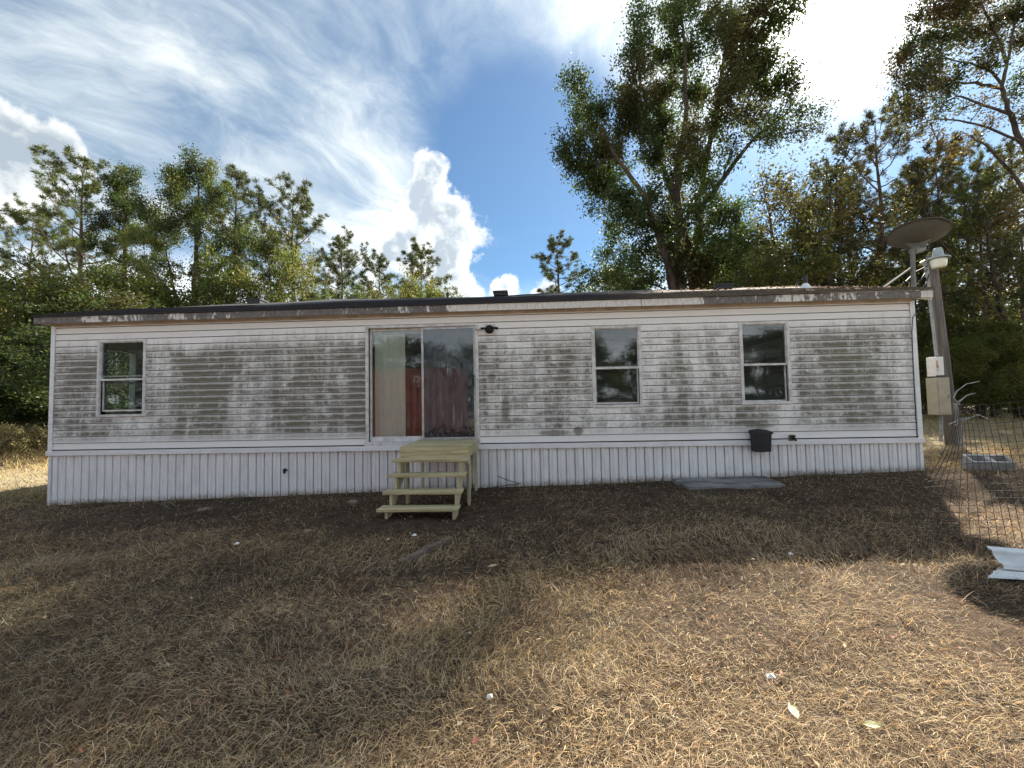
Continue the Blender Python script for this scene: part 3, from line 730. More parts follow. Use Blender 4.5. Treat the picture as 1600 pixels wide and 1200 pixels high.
# ------------------------------------------------------------------ wooden steps
def build_steps():
    xl, xr = -1.99, -.925
    s = thing('wooden_steps', (-1.46, 6.1, float(zg(-1.46, 6.1))), 'new treated-lumber steps with four open treads and small landing at the glass door', 'steps')
    # landing boards, running along x
    y = 6.10; n = 7; bw = (YF-.055-y)/n
    for i in range(n):
        box('landing_board', (xl+.04, xr, y+i*bw+.003, y+(i+1)*bw-.003, .842, .88), M_TREATED, s, bevel=.005)
    box('landing_fascia', (xl+.04, xr, 6.062, 6.098, .705, .878), M_TREATED, s, bevel=.005)
    for xx in (xl+.042, xr-.042):
        box('landing_joist', (xx, xx+.038, 6.1, YF-.06, .70, .838), M_TREATED, s, bevel=.004)
    for i, (yf, zt) in enumerate(((5.86, .708), (5.69, .521), (5.50, .327), (5.30, .147))):
        dx = -.012*i
        j = random.uniform(-.006, .006)
        box('tread', (xl-.02+dx*.6, xr+.01+dx*1.4, yf+j, yf+.235+j, zt-.038, zt), M_TREATED, s, bevel=.006)
        for sx in (xl+.08, xr-.095):
            for sy in (.06, .17): obj('screw', *tube([(sx+dx, yf+j+sy, zt-.004), (sx+dx, yf+j+sy, zt+.0015)], .0065, 8), M_BLACKMETAL, s)
    # notched stringers
    for k, xx in enumerate((xl+.06, xr-.115)):
        st = [(5.88, .668), (5.71, .481), (5.52, .287), (5.325, .107)]
        gz = float(zg(xx, 5.35))-.03
        prof = [(6.10, .668), (5.88, .668), (5.88, .481), (5.71, .481), (5.71, .287), (5.52, .287), (5.52, .107), (5.335, .107), (5.335, gz), (5.47, gz), (6.10, .46)]
        n = len(prof)
        V = [(xx, a, b) for a, b in prof]+[(xx+.038, a, b) for a, b in prof]
        F = [tuple(range(n)), tuple(range(n, 2*n))[::-1]]+[(i, i+n, (i+1) % n+n, (i+1) % n) for i in range(n)]
        obj('stringer', V, F, M_TREATED_Y, s)
    # posts and braces
    for (x0, y0) in ((xl+.09, 6.14), (xr-.05, 6.14), (xl+.09, 7.0), (xr-.05, 7.0)):
        z = float(zg(x0, y0))-.05
        box('post', (x0, x0+.04, y0, y0+.085, z, .698 if y0 < 7 else .70), M_TREATED_Y, s, bevel=.004)
    x0 = xr-.012
    V = []
    for (a, b) in ((6.12, .60), (5.98, float(zg(x0, 6.0))-.03)):
        V += [(x0, a, b), (x0+.03, a, b), (x0+.03, a+.07, b), (x0, a+.07, b)]
    obj('brace', V, [(0, 1, 2, 3), (7, 6, 5, 4), (0, 4, 5, 1), (1, 5, 6, 2), (2, 6, 7, 3), (3, 7, 4, 0)], M_TREATED_Y, s)
    box('back_board', (xl+.32, xr-.12, 7.0, 7.03, .52, .695), M_TREATED, s)
build_steps()

# ------------------------------------------------------------------ fittings on the house
def build_fittings():
    c = at(765, 514, YF-.02)
    L = thing('wall_lamp', (c[0], YF-.02, c[2]), 'broken black twin-arm wall lamp beside the top of the glass door', 'lamp')
    x, z = c[0], c[2]; y = YF-.016
    box('mounting_plate', (x-.085, x+.1, y-.012, y, z-.075, z+.09), M_FRAME, L, bevel=.004)
    def ylathe(prof, cx, cz, y0, n=16):
        V, F = lathe(prof, n); V = [(cx+a, y0-c_, cz+b) for a, b, c_ in V]; return V, F
    obj('dome', *ylathe([(.075, 0), (.078, .02), (.06, .05), (.03, .065), (0.001, .07)], x, z-.01, y-.012), M_BLACKMETAL, L, smooth=True)
    for sgn in (-1, 1):
        obj('arm', *tube([(x+sgn*.05, y-.05, z), (x+sgn*.10, y-.07, z+.004), (x+sgn*.15, y-.075, z-.008)], [.016, .018, .026], 10), M_BLACKMETAL, L)
    obj('lamp_head', *ylathe([(.001, -.01), (.034, 0), (.036, .02), (.025, .035), (.001, .04)], x-.215, z+.01, y-.05, 14), M_FRAME, L, smooth=True)
    obj('arm', *tube([(x-.15, y-.072, z-.005), (x-.2, y-.055, z+.008)], .01, 8), M_FRAME, L)
    # black box on the skirting
    x0, x1, z0, z1 = 3.70, 3.975, .60, .94
    yb = YF-.052
    B = thing('utility_box', ((x0+x1)/2, yb, z0), 'black plastic utility box with lid mounted low on the wall under the right window', 'utility box')
    obj('body', [(x0+.015, yb-.15, z0), (x1-.01, yb-.15, z0), (x1-.01, yb, z0), (x0+.015, yb, z0), (x0, yb-.17, z1-.04), (x1, yb-.17, z1-.04), (x1, yb, z1-.04), (x0, yb, z1-.04)], BOXF, M_BLACK, B, bevel=.01)
    xm = (x0+x1)/2
    V = [(x0-.012, yb-.185, z1-.045), (x1+.012, yb-.185, z1-.045), (x1+.012, yb, z1-.045), (x0-.012, yb, z1-.045), (x0-.012, yb-.185, z1-.01), (x1+.012, yb-.185, z1-.01), (x1+.012, yb, z1+.015), (x0-.012, yb, z1+.015), (xm, yb-.185, z1+.005), (xm, yb, z1+.035)]
    obj('lid', V, [(0, 3, 2, 1), (0, 1, 5, 8, 4), (1, 2, 6, 5), (2, 3, 7, 9, 6), (3, 0, 4, 7), (4, 8, 9, 7), (8, 5, 6, 9)], M_BLACK, B)
    # tap
    c = at(1237, 684, YF-.05); x, z = c[0], c[2]
    T = thing('hose_tap', (x, YF-.03, z), 'small dark hose tap on a square plate low on the right wall', 'tap')
    box('plate', (x-.05, x+.055, YF-.058, YF-.0515, z-.05, z+.05), M_OLDWOOD, T)
    obj('spout', *tube([(x, YF-.058, z), (x, YF-.1, z-.003), (x+.012, YF-.13, z-.02), (x+.02, YF-.135, z-.05)], [.016, .016, .014, .014], 10), M_BLACKMETAL, T)
    obj('tap_handle', *tube([(x-.03, YF-.1, z+.03), (x+.03, YF-.1, z+.03)], .009, 8), M_BLACKMETAL, T)
    # pipe stub through the skirting
    c = at(446, 735, YF-.02)
    T = thing('pipe_stub', (c[0], YF-.02, c[2]), 'short black pipe stub poking through the left skirting', 'pipe')
    obj('stub', *tube([(c[0], YF+.01, c[2]), (c[0], YF-.06, c[2]+.0), (c[0]+.02, YF-.085, c[2]-.035)], .02, 8), M_BLACKMETAL, T)
    obj('flange', *tube([(c[0]-.01, YF-.02, c[2]+.01), (c[0]-.01, YF-.027, c[2]+.01)], .03, 10), M_BLACKMETAL, T)
    # cable down the right corner
    p = [at(a, b, YF-.05) for a, b in ((1441, 470), (1438, 482), (1426, 496), (1425, 520), (1428, 600), (1433, 684))]
    P = []
    for i in range(len(p)-1):
        for t in np.linspace(0, 1, 4)[:-1]: P.append(p[i]*(1-t)+p[i+1]*t)
    P.append(p[-1])
    tag(obj('cable', *tube(P, .006, 6), M_BLACKMETAL), 'thin black cable hanging down the right corner trim of the house', 'cable')
    # loose cable and twigs at the foot of the right skirting
    p = [at(a, b, YF-.08) for a, b in ((748, 764), (770, 762), (800, 757), (812, 756), (790, 749), (778, 744))]
    tag(obj('cable', *tube(p, .006, 6), M_BLACKMETAL), 'loose dark cable lying against the skirting right of the steps', 'cable')
    # satellite dish
    D = thing('satellite_dish', (6.55, 7.45, 3.39), 'large grey satellite dish on a braced mast at the right roof end', 'satellite dish')
    n_ = np.array([.20, .24, .95]); n_ /= np.linalg.norm(n_)
    u_ = np.cross(n_, [0, 0, 1]); u_ /= np.linalg.norm(u_); v_ = np.cross(u_, n_)
    cen = np.array(at(1434, 368, 7.5)); Rr = .43; V = []; F = []; rings = 10; sides = 40
    for layer, off in ((0, 0.0), (1, .012)):
        for i in range(rings+1):
            r = Rr*i/rings+1e-4
            for s in range(sides):
                a = 2*math.pi*s/sides
                V.append(cen+u_*r*math.cos(a)+v_*r*.96*math.sin(a)+n_*(.16*(r/Rr)**2-.12+off))
    L0 = (rings+1)*sides
    for lay in (0, L0):
        for i in range(rings):
            for s in range(sides):
                f = (lay+i*sides+s, lay+i*sides+(s+1) % sides, lay+(i+1)*sides+(s+1) % sides, lay+(i+1)*sides+s)
                F.append(f if lay else f[::-1])
    for s in range(sides):
        F.append((rings*sides+s, rings*sides+(s+1) % sides, L0+rings*sides+(s+1) % sides, L0+rings*sides+s))
    obj('reflector', V, F, M_DISH, D, smooth=True)
    bp = cen-n_*.14-v_*.20
    mt = np.array(at(1426, 398, 7.45)); mb = np.array([mt[0]-.02, 7.45, 3.36])
    obj('bracket', *join([tube([cen-n_*.115-v_*.05, bp-v_*.0, mt+np.array([0, 0, .06])], [.13, .11, .06], 10), tube([cen-n_*.10+u_*.16-v_*.06, cen-n_*.10-u_*.16-v_*.06], .03, 8)]), M_MAST, D)
    obj('mast', *tube([mb, mt+np.array([0, 0, .08])], .035, 12), M_MAST, D)
    def rz(y): return 3.268+(y-7.02)*.2917
    m0 = mb*.35+mt*.65
    for a, b, y in ((1381, 455, 7.32), (1404, 455, 7.9), (1430, 458, 7.1)):
        e = np.array(at(a, b, y)); e[2] = rz(y)+.01
        e[0] = min(e[0], 6.66)
        obj('brace', *tube([m0, e], .016 if y != 7.9 else .024, 8), M_MAST, D)
    obj('feed_arm', *tube([cen-v_*.5, cen-v_*.35+n_*.55], .018, 8), M_MAST, D)
    obj('feed_horn', *tube([cen-v_*.35+n_*.55, cen-v_*.3+n_*.45], [.03, .045], 10), M_FRAME, D)
build_fittings()

# ------------------------------------------------------------------ power pole
def build_pole():
    bx_, by_ = 9.75, 10.0; gz = float(zg(bx_, by_))
    top = np.array(at(1457, 398, 10.0)); bot = np.array([bx_, by_, gz-.1])
    P = thing('utility_pole', (bx_, by_, gz), 'short leaning wooden power pole beyond the right end of the house', 'pole')
    ts = np.linspace(0, 1, 9); pts = [bot*(1-t)+top*t+np.array([.02*math.sin(t*5), 0, 0]) for t in ts]
    obj('shaft', *tube(pts, np.linspace(.12, .09, 9), 14), M_POLE, P, smooth=False)
    def on(t, dx, dy=-.1): return bot*(1-t)+top*t+np.array([dx, dy, 0])
    obj('conduit', *tube([at(1470, 690, 9.82), at(1471, 648, 9.82)], .03, 10), M_GALV, P)
    obj('conduit', *tube([at(1463, 556, 9.82), at(1459, 520, 9.82), at(1453, 470, 9.85)], .03, 10), M_GALV, P)
    obj('weatherhead', *tube([at(1453, 470, 9.85), at(1451, 440, 9.85), at(1447, 415, 9.9), at(1441, 408, 9.9)], [.03, .03, .045, .055], 10), M_GALV, P)
    for a in (((1449, 420), (1440, 436), (1420, 452)), ((1452, 428), (1446, 445), (1430, 456)), ((1450, 415), (1430, 425), (1415, 440))):
        pp = [np.array(at(q[0], q[1], 9.9-.9*i)) for i, q in enumerate(a)]
        obj('service_wire', *tube(pp, .012, 6), M_BLACKMETAL, P)
    # boxes
    c = np.array(at(1462, 573, 9.72)); w, h, d = .085, .22, .18
    B = thing('meter_box', (c[0], 9.72, c[2]-h), 'white electric meter box with red sticker high on the power pole', 'meter box')
    box('case', (c[0]-w, c[0]+w, 9.62, 9.85, c[2]-h, c[2]+h), M_METER, B, bevel=.012)
    box('cover_lip', (c[0]-w-.012, c[0]+w+.012, 9.60, 9.618, c[2]-h-.02, c[2]-h+.02), M_BLACK, B)
    obj('sticker', boxv(c[0]-w+.004, c[0]-w+.045, 9.614, 9.619, c[2]-.12, c[2]+.13), BOXF, M_REDLABEL, B)
    c = np.array(at(1467, 619, 9.72)); w, h = .14, .42
    B = thing('breaker_box', (c[0], 9.72, c[2]-h), 'tall beige breaker box below the meter on the power pole', 'breaker box')
    box('case', (c[0]-w, c[0]+w, 9.60, 9.86, c[2]-h, c[2]+h), M_BEIGE, B, bevel=.012)
    box('door', (c[0]-w+.02, c[0]+w-.02, 9.585, 9.598, c[2]-h+.03, c[2]+h-.06), M_BEIGE, B, bevel=.005)
    box('latch', (c[0]+w-.06, c[0]+w-.03, 9.57, 9.584, c[2]-.04, c[2]+.03), M_GALV, B)
    # yard light
    c = np.array(at(1466, 403, 9.75))
    Y = thing('yard_light', (c[0], 9.75, c[2]), 'dusk-to-dawn yard light with grey hood at the top of the power pole', 'lamp')
    obj('hood', *lathe([(.001, .24), (.06, .23), (.09, .16), (.10, .05), (.20, .0), (.21, -.03), (.19, -.03), (.09, .02)], 20, c), M_LAMPHOOD, Y, smooth=True)
    obj('lens', *lathe([(.135, -.03), (.15, -.08), (.13, -.20), (.11, -.23), (.001, -.235)], 20, c), M_LAMPGLASS, Y, smooth=True)
    obj('arm', *tube([c+np.array([.0, .02, .12]), c+np.array([.05, .14, .10]), c+np.array([.06, .25, .02])], .025, 8), M_GALV, Y)
    # pale stake and vine stems leaning by the pole
    s0 = np.array(at(1502, 694, 9.7)); s0[2] = float(zg(s0[0], 9.7))-.05
    s1 = np.array(at(1492, 630, 9.6))
    tag(obj('fence_stake', *tube([s0, s0*.5+s1*.5+np.array([.02, 0, 0]), s1], [.045, .04, .035], 7), M_GALV), 'pale leaning stake beside the foot of the power pole', 'stake')
    for k, path in enumerate((((1499, 632), (1490, 622), (1494, 612), (1510, 600), (1530, 596)), ((1498, 628), (1510, 618), (1524, 614)), ((1492, 664), (1510, 655), (1528, 648), (1543, 654), (1553, 662)), ((1482, 663), (1500, 656), (1515, 652)))):
        pp = [np.array(at(a, b, 9.4)) for a, b in path]
        tag(obj('dead_stem', *tube(pp, np.linspace(.016, .007, len(pp)), 5), M_GALV),
            ['pale bent vine stem arching above the leaning stake', 'short pale vine stem forking from the leaning stake top', 'pale stem arching right at knee height past the leaning stake', 'pale stem crossing the foot of the power pole'][k], 'stem', 'dead stems by the pole')
build_pole()

# ------------------------------------------------------------------ wire fence, block, sheets, slab, lumber
def build_clutter():
    # sagging wire mesh
    U_, V_ = 44, 20; ht = 1.22
    def S(u, v):
        x = 3.66+u*2.6 + .34*v*(1-u)*.9 + .10*math.sin(u*9+v*2)*.3
        y = 4.02 - .42*u + .25*v*(1-.3*u)+.10*math.sin(u*7.0)*(.3+v)+ .22*math.exp(-(u*9)**2)*math.cos(v*3)
        z = float(zg(x, y)) + .01 + v*(ht+.15*u-.12*math.sin(u*math.pi)*0) + .02*math.sin(u*17)*v
        return (x, y, z)
    parts = []
    for i in range(U_+1):
        u = i/U_; parts.append(tube([S(u, v) for v in np.linspace(0, 1, 9)], .0028, 3, False))
    for j in range(V_+1):
        v = j/V_; parts.append(tube([S(u, v) for u in np.linspace(0, 1, 34)], .0022, 3, False))
    parts = [(p, [tuple(f) for f in q.tolist()]) for p, q in parts]
    tag(obj('wire_fence', *join(parts), M_RUST), 'sagging dark wire mesh fence in front of the power pole', 'fence')
    # tangled end of the roll
    P = []; rr = np.random.default_rng(5)
    for k in range(26):
        a = rr.uniform(0, 6.28); P.append((3.68+.16*math.cos(a)*rr.uniform(.3, 1)+.25*k/26, 4.04+.14*math.sin(a), float(zg(3.7, 4.0))+.03+.7*k/26*rr.uniform(.6, 1)))
    tag(obj('wire_tangle', *tube(P, .003, 4), M_RUST), 'tangled loose wire at the near end of the mesh fence', 'wire')
    # concrete block
    cx, cy_ = 7.42, 7.1; gz = float(zg(cx, cy_))-.01
    L, Wd, Hh, t = .54, .24, .20, .035
    bs = [(-L/2, L/2, -Wd/2, -Wd/2+t, 0, Hh), (-L/2, L/2, Wd/2-t, Wd/2, 0, Hh)]
    for a in (-L/2, -t/2-.02, L/2-t): bs.append((a, a+(t if a != -t/2-.02 else t+.04), -Wd/2+t+.0005, Wd/2-t-.0005, 0, Hh))
    an = R_(-14); V, F = boxes(*bs)
    tl = R_(24); V = [(a, b*math.cos(tl)-c*math.sin(tl), (b+Wd/2)*math.sin(tl)+c*math.cos(tl)) for a, b, c in V]
    V = [(cx+a*math.cos(an)-b*math.sin(an), cy_+a*math.sin(an)+b*math.cos(an), gz-.03+c) for a, b, c in V]
    tag(obj('concrete_block', V, F, M_CONC), 'grey two-hole concrete block lying in the grass behind the mesh fence', 'block')
    # sheet metal offcuts
    def sheet(name, o, ux, uy, L, Wd, lift, label):
        ux = np.array(ux, float); ux /= np.linalg.norm(ux); uy = np.array(uy, float); uy /= np.linalg.norm(uy)
        n = 24; V = []; F = []
        nn = np.cross(ux, uy)
        for lay in (0, .003):
            for i in range(n+1):
                for k in (0, 1):
                    h = .018*max(0, math.sin(i/n*Wd/.12*2*math.pi))**2
                    V.append(np.array(o)+ux*L*k*(1-.12*i/n)+uy*Wd*i/n+nn*(h+lay)+np.array([0, 0, lift*k]))
        m = 2*(n+1)
        for i in range(n): F += [(2*i, 2*i+1, 2*i+3, 2*i+2), (m+2*i, m+2*i+2, m+2*i+3, m+2*i+1)]
        for i in range(n):
            F.append((2*i, 2*i+2, m+2*i+2, m+2*i)); F.append((2*i+1, m+2*i+1, m+2*i+3, 2*i+3))
        F += [(0, m, m+1, 1), (2*n, 2*n+1, m+2*n+1, m+2*n)]
        tag(obj(name, V, F, M_SHEET), label, 'sheet metal', 'metal offcuts by the fence')
    z = float(zg(3.5, 3.4))
    sheet('metal_sheet', (3.44, 3.33, z+.02), (1, -.16, .0), (1.0, .62, .06), 1.1, .26, .0, 'lower crumpled white metal sheet lying on the grass at the right edge')
    sheet('metal_sheet', (3.66, 3.42, z+.05), (1, -.30, -.02), (.12, .5, .40), 1.0, .20, .0, 'upper ribbed white metal sheet propped on the lower one')
    # slab by the wall
    P = [(2.36, 7.13), (3.92, 7.13), (3.82, 6.42), (2.38, 6.42)]
    V = []
    for dz in (-.10, .045):
        for a, b in P: V.append((a, b, .13+dz+.012*(a-3)))
    tag(obj('concrete_slab', V, BOXF, M_CONCST, bevel=.012), 'dark stained concrete slab lying against the skirting under the right window', 'slab')
    # plank in the grass
    a = np.array([-1.25, 3.84, 0]); b = np.array([-.90, 4.52, 0]); d = (b-a)/np.linalg.norm(b-a); nrm = np.array([-d[1], d[0], 0])
    V = []
    for h in (-.03, .055):
        for p, wv in ((a, -.033), (a, .033), (b, .033), (b, -.033)):
            q = p+nrm*wv; V.append((q[0], q[1], float(zg(p[0], p[1]))+h+(.0 if p is a else -.012)))
    tag(obj('old_plank', V, [(0, 1, 2, 3), (7, 6, 5, 4), (0, 4, 5, 1), (1, 5, 6, 2), (2, 6, 7, 3), (3, 7, 4, 0)], M_OLDWOOD, bevel=.008), 'short weathered plank half sunk in the grass before the steps', 'plank')
    # bent hose by the left skirting
    pts = []
    for (px_, py_, h) in ((262, 802, .0), (256, 797, .04), (258, 789, .08), (266, 784, .08), (274, 783, .02)):
        d = _F+_R*(px_-800)/FPX-_U*(py_-600)/FPX
        q = CAM+d*(6.55/d[1]); pts.append((q[0], 6.55, float(zg(q[0], 6.55))+h+.01))
    tag(obj('bent_hose', *tube(pts, .011, 6), M_MAST), 'bent pale hose sticking up near the left skirting', 'hose')
    # pale patches of rubble / stones
    def stone(x, y, r, h, m, label, name='stone'):
        rr = np.random.default_rng(int(abs(x*1000+y*77))); V = []; n = 12
        for j, (k, zz) in enumerate(((1.0, -.02), (.95, h*.5), (.6, h), (.001, h*1.05))):
            for s in range(n):
                a = 2*math.pi*s/n; q = r*.75*k*(1+rr.uniform(-.38, .38)); V.append((x+q*math.cos(a), y+q*.6*math.sin(a), float(zg(x, y))+zz+rr.uniform(-.004, .004)))
        F = [(i*n+s, i*n+(s+1) % n, (i+1)*n+(s+1) % n, (i+1)*n+s) for i in range(3) for s in range(n)]
        tag(obj(name, V, F, m), label, 'stone')
    M_SAND = mat('sand_lump', (0.27, 0.22, 0.17), 0.95, 0.3, 10.0, 0.6, 40.0)
    stone(-2.78, 6.35, .13, .045, M_SAND, 'pale flat stone against the skirting left of the steps')
    stone(-5.1, 6.25, .16, .03, M_SAND, 'low sandy stone in front of the left skirting')
    stone(-2.75, 4.95, .09, .03, M_SAND, 'small pale stone in the grass left of the steps')
    # white scraps
    for k, (px_, py_, s) in enumerate(((647, 836, .03), (370, 847, .028), (765, 1086, .016), (1204, 1060, .022), (1236, 876, .02), (606, 842, .014))):
        d = _F+_R*(px_-800)/FPX-_U*(py_-600)/FPX; t = -1.45/d[2]; q = CAM+d*t; z = float(zg(q[0], q[1]))+.035
        V = [(q[0]-s, q[1]-s*.5, z), (q[0]+s, q[1]-s*.7, z+.004), (q[0]+s*.8, q[1]+s*.6, z+.01), (q[0]-s*.7, q[1]+s*.8, z+.006), (q[0], q[1], z+s*.9)]
        tag(obj('paper_scrap', V, [(0, 3, 2, 1), (0, 1, 4), (1, 2, 4), (2, 3, 4), (3, 0, 4)], M_WHITE),
            ['white scrap lying in the grass just below the steps', 'white scrap in the shaded grass at the left', 'tiny white scrap in the grass at the bottom centre', 'white scrap in the sunlit grass at the lower right', 'white scrap at the edge of the house shadow', 'tiny white scrap left of the scrap below the steps'][k], 'scrap', 'white scraps in the yard')
    # big dry leaves
    for k, (px_, py_, an, L, c) in enumerate(((1240, 1116, 80, .085, (0.62, 0.55, 0.36)), (1364, 1135, -20, .08, (0.50, 0.46, 0.24)), (743, 1150, 60, .045, (0.20, 0.06, 0.045)), (1395, 1003, 20, .045, (0.22, 0.07, 0.05)), (770, 885, 10, .09, (0.5, 0.40, 0.26)))):
        d = _F+_R*(px_-800)/FPX-_U*(py_-600)/FPX; t = -1.43/d[2]; q = CAM+d*t; z = float(zg(q[0], q[1]))+.06
        a = R_(an); ax = np.array([math.cos(a), math.sin(a), .15]); ay = np.array([-math.sin(a), math.cos(a), .1])
        V = []; F = []
        prof = [(0, 0.0), (.2, .16), (.45, .24), (.7, .18), (1, .01)]
        for tt, w in prof:
            for s in (-1, 0, 1): V.append(np.array([q[0], q[1], z])+ax*L*(tt-.5)+ay*L*w*s+np.array([0, 0, .02*L*5*tt*(1-tt)+(.08*L if s else 0)]))
        for i in range(4):
            for s in (0, 1): F.append((i*3+s, i*3+s+1, i*3+s+4, i*3+s+3))
        tag(obj('fallen_leaf', V, F, mat('fallen_leaf_%d' % k, c, .7, .25, 30.0)),
            ['long pale dry leaf in the sunlit grass at the bottom right', 'yellowish dry leaf right of the long pale leaf', 'small dark red leaf in the grass at the bottom centre', 'small dark red leaf in the sunlit grass at the right', 'tan dry leaf in the grass below the landing'][k], 'leaf')
build_clutter()

# ------------------------------------------------------------------ shipping container behind the viewer (seen mirrored in the door glass)
M_FADED = mat('faded_lettering', (0.50, 0.42, 0.38), 0.7, 0.4, 14.0)
def build_container():
    x0, x1, y0, y1, z0, z1 = -9.0, -2.95, -4.9, -2.4, .12, 3.02
    C_ = thing('shipping_container', (-6, -3.6, .05), 'red shipping container mirrored in the glass door', 'container')
    for yy, sgn in ((y1, 1), (y0, -1)):
        n = int((x1-x0-.3)/.28); V = []; F = []
        pr = []
        for i in range(n):
            a = x0+.15+i*.28; pr += [(a, 0), (a+.07, 0), (a+.11, -.036), (a+.20, -.036), (a+.24, 0)]
        pr.append((x1-.15, 0))
        for i, (xx, dy) in enumerate(pr):
            V += [(xx, yy+sgn*(dy-.03), z0+.15), (xx, yy+sgn*(dy-.03), z1-.1)]
            if i: F.append((2*i-2, 2*i, 2*i+1, 2*i-1))
        obj('side_panel', V, F, M_RED, C_)
    for xx in (x0, x1-.15):
        for yy in (y0, y1-.15): box('corner_post', (xx, xx+.15, yy, yy+.15, z0, z1), M_RED, C_)
    for yy in (y0+.02, y1-.1): 
        box('top_rail', (x0+.151, x1-.151, yy, yy+.08, z1-.1, z1-.02), M_RED, C_); box('bottom_rail', (x0+.151, x1-.151, yy, yy+.08, z0, z0+.15), M_RED, C_)
    box('roof_panel', (x0+.151, x1-.151, y0+.101, y1-.101, z1-.06, z1-.04), M_RED, C_)
    for xx in (x0+.03, x1-.08): box('end_panel', (xx, xx+.05, y0+.151, y1-.151, z0, z1-.02), M_RED, C_)
    # white round emblem and a row of worn letters
    cx, cz = -4.72, 2.56; y = y1-.022
    V, F = [], []
    n = 28
    for s in range(n+1):
        a = R_(40)+R_(300)*s/n
        for r in (.10, .145): V.append((cx+r*math.cos(a), y, cz+r*math.sin(a)))
        if s: F.append((2*s-2, 2*s-1, 2*s+1, 2*s))
    k = len(V); V += [(cx, y, cz-.02), (cx+.115, y, cz-.02), (cx+.115, y, cz+.03), (cx, y, cz+.03)]; F.append((k, k+1, k+2, k+3))
    obj('emblem', V, F, M_FADED, C_)
    def bars(x, bs):
        V, F = [], []
        for (a, b, c, d) in bs:
            k = len(V); V += [(x-a, y, 2.24+b), (x-c, y, 2.24+b), (x-c, y, 2.24+d), (x-a, y, 2.24+d)]; F.append((k, k+1, k+2, k+3))
        obj('letter', V, F, M_FADED, C_)
    Lt = [(0, 0, .03, .14), (.03, 0, .10, .03)]; Et = [(0, 0, .03, .14), (.03, 0, .10, .03), (.03, .055, .08, .085), (.03, .11, .10, .14)]
    mir = lambda q: [(-a, b, -c, d) for a, b, c, d in q]
    bars(-4.72, mir(Lt)); bars(-4.58, mir(Et))
    bars(-4.30, mir([(0, 0, .03, .14), (.08, 0, .11, .14), (.03, 0, .08, .03)]))
build_container()

# ------------------------------------------------------------------ trees
class Acc:
    def __init__(s): s.V = []; s.F = []; s.n = 0; s.C = []
    def add(s, V, F, C=None):
        s.V.append(np.asarray(V)); s.F.append(np.asarray(F)+s.n); s.n += len(V)
        if C is not None: s.C.append(np.asarray(C))
    def get(s): return np.concatenate(s.V), np.concatenate(s.F), (np.concatenate(s.C) if s.C else None)
def unit(v): return v/(np.linalg.norm(v, axis=-1, keepdims=True)+1e-9)
def leaves_at(acc, r, P, L, Wf, tints, spread, jit=0.25, droop=0.0):
    """rhombic leaves around anchor points P with colours tints (n,3)"""
    n = len(P); c = P + r.normal(size=(n, 3))*spread
    a = unit(r.normal(size=(n, 3))+np.array([0, 0, -droop])); b = unit(np.cross(a, r.normal(size=(n, 3))))
    l = (L*(0.65+0.7*r.random(n)))[:, None]; w = l*Wf
    nn = np.cross(a, b)*l*0.12
    V = np.stack([c-a*l*.5, c+b*w*.5+nn, c+a*l*.5, c-b*w*.5+nn], 1).reshape(-1, 3)
    F = np.arange(n*4).reshape(n, 4)
    t = tints*(1+jit*(r.random((n, 1))*2-1)) * (1+0.12*(r.random((n, 3))*2-1))
    acc.add(V, F, np.repeat(np.clip(t, .004, .9), 4, 0))
def needles_at(acc, r, P, D, L, tints, per=16, width=0.016):
    n = len(P)*per; p = np.repeat(P, per, 0); d = unit(np.repeat(D, per, 0)*0.9 + r.normal(size=(n, 3))*0.75)
    l = (L*(0.6+0.6*r.random(n)))[:, None]; b = unit(np.cross(d, r.normal(size=(n, 3))))*width*.5
    V = np.stack([p-b*.4, p+d*l*.55+b, p+d*l, p+d*l*.5-b], 1).reshape(-1, 3)
    t = np.repeat(tints, per, 0)*(1+0.3*(r.random((n, 1))*2-1))
    acc.add(V, np.arange(n*4).reshape(n, 4), np.repeat(np.clip(t, .004, .9), 4, 0))
def curve(p0, p1, r, k=7, sag=0.15, jit=0.06):
    t = np.linspace(0, 1, k)[:, None]; L = np.linalg.norm(p1-p0)
    mid = (p0+p1)/2 + np.array([0, 0, -sag*L]) + r.normal(size=3)*L*0.05
    P = (1-t)**2*p0+2*t*(1-t)*mid+t*t*p1
    j = r.normal(size=(k, 3))*L*jit/k*1.6; j[0] = 0; j[-1] = 0
    return P+np.cumsum(j, 0)*np.sin(t*math.pi)
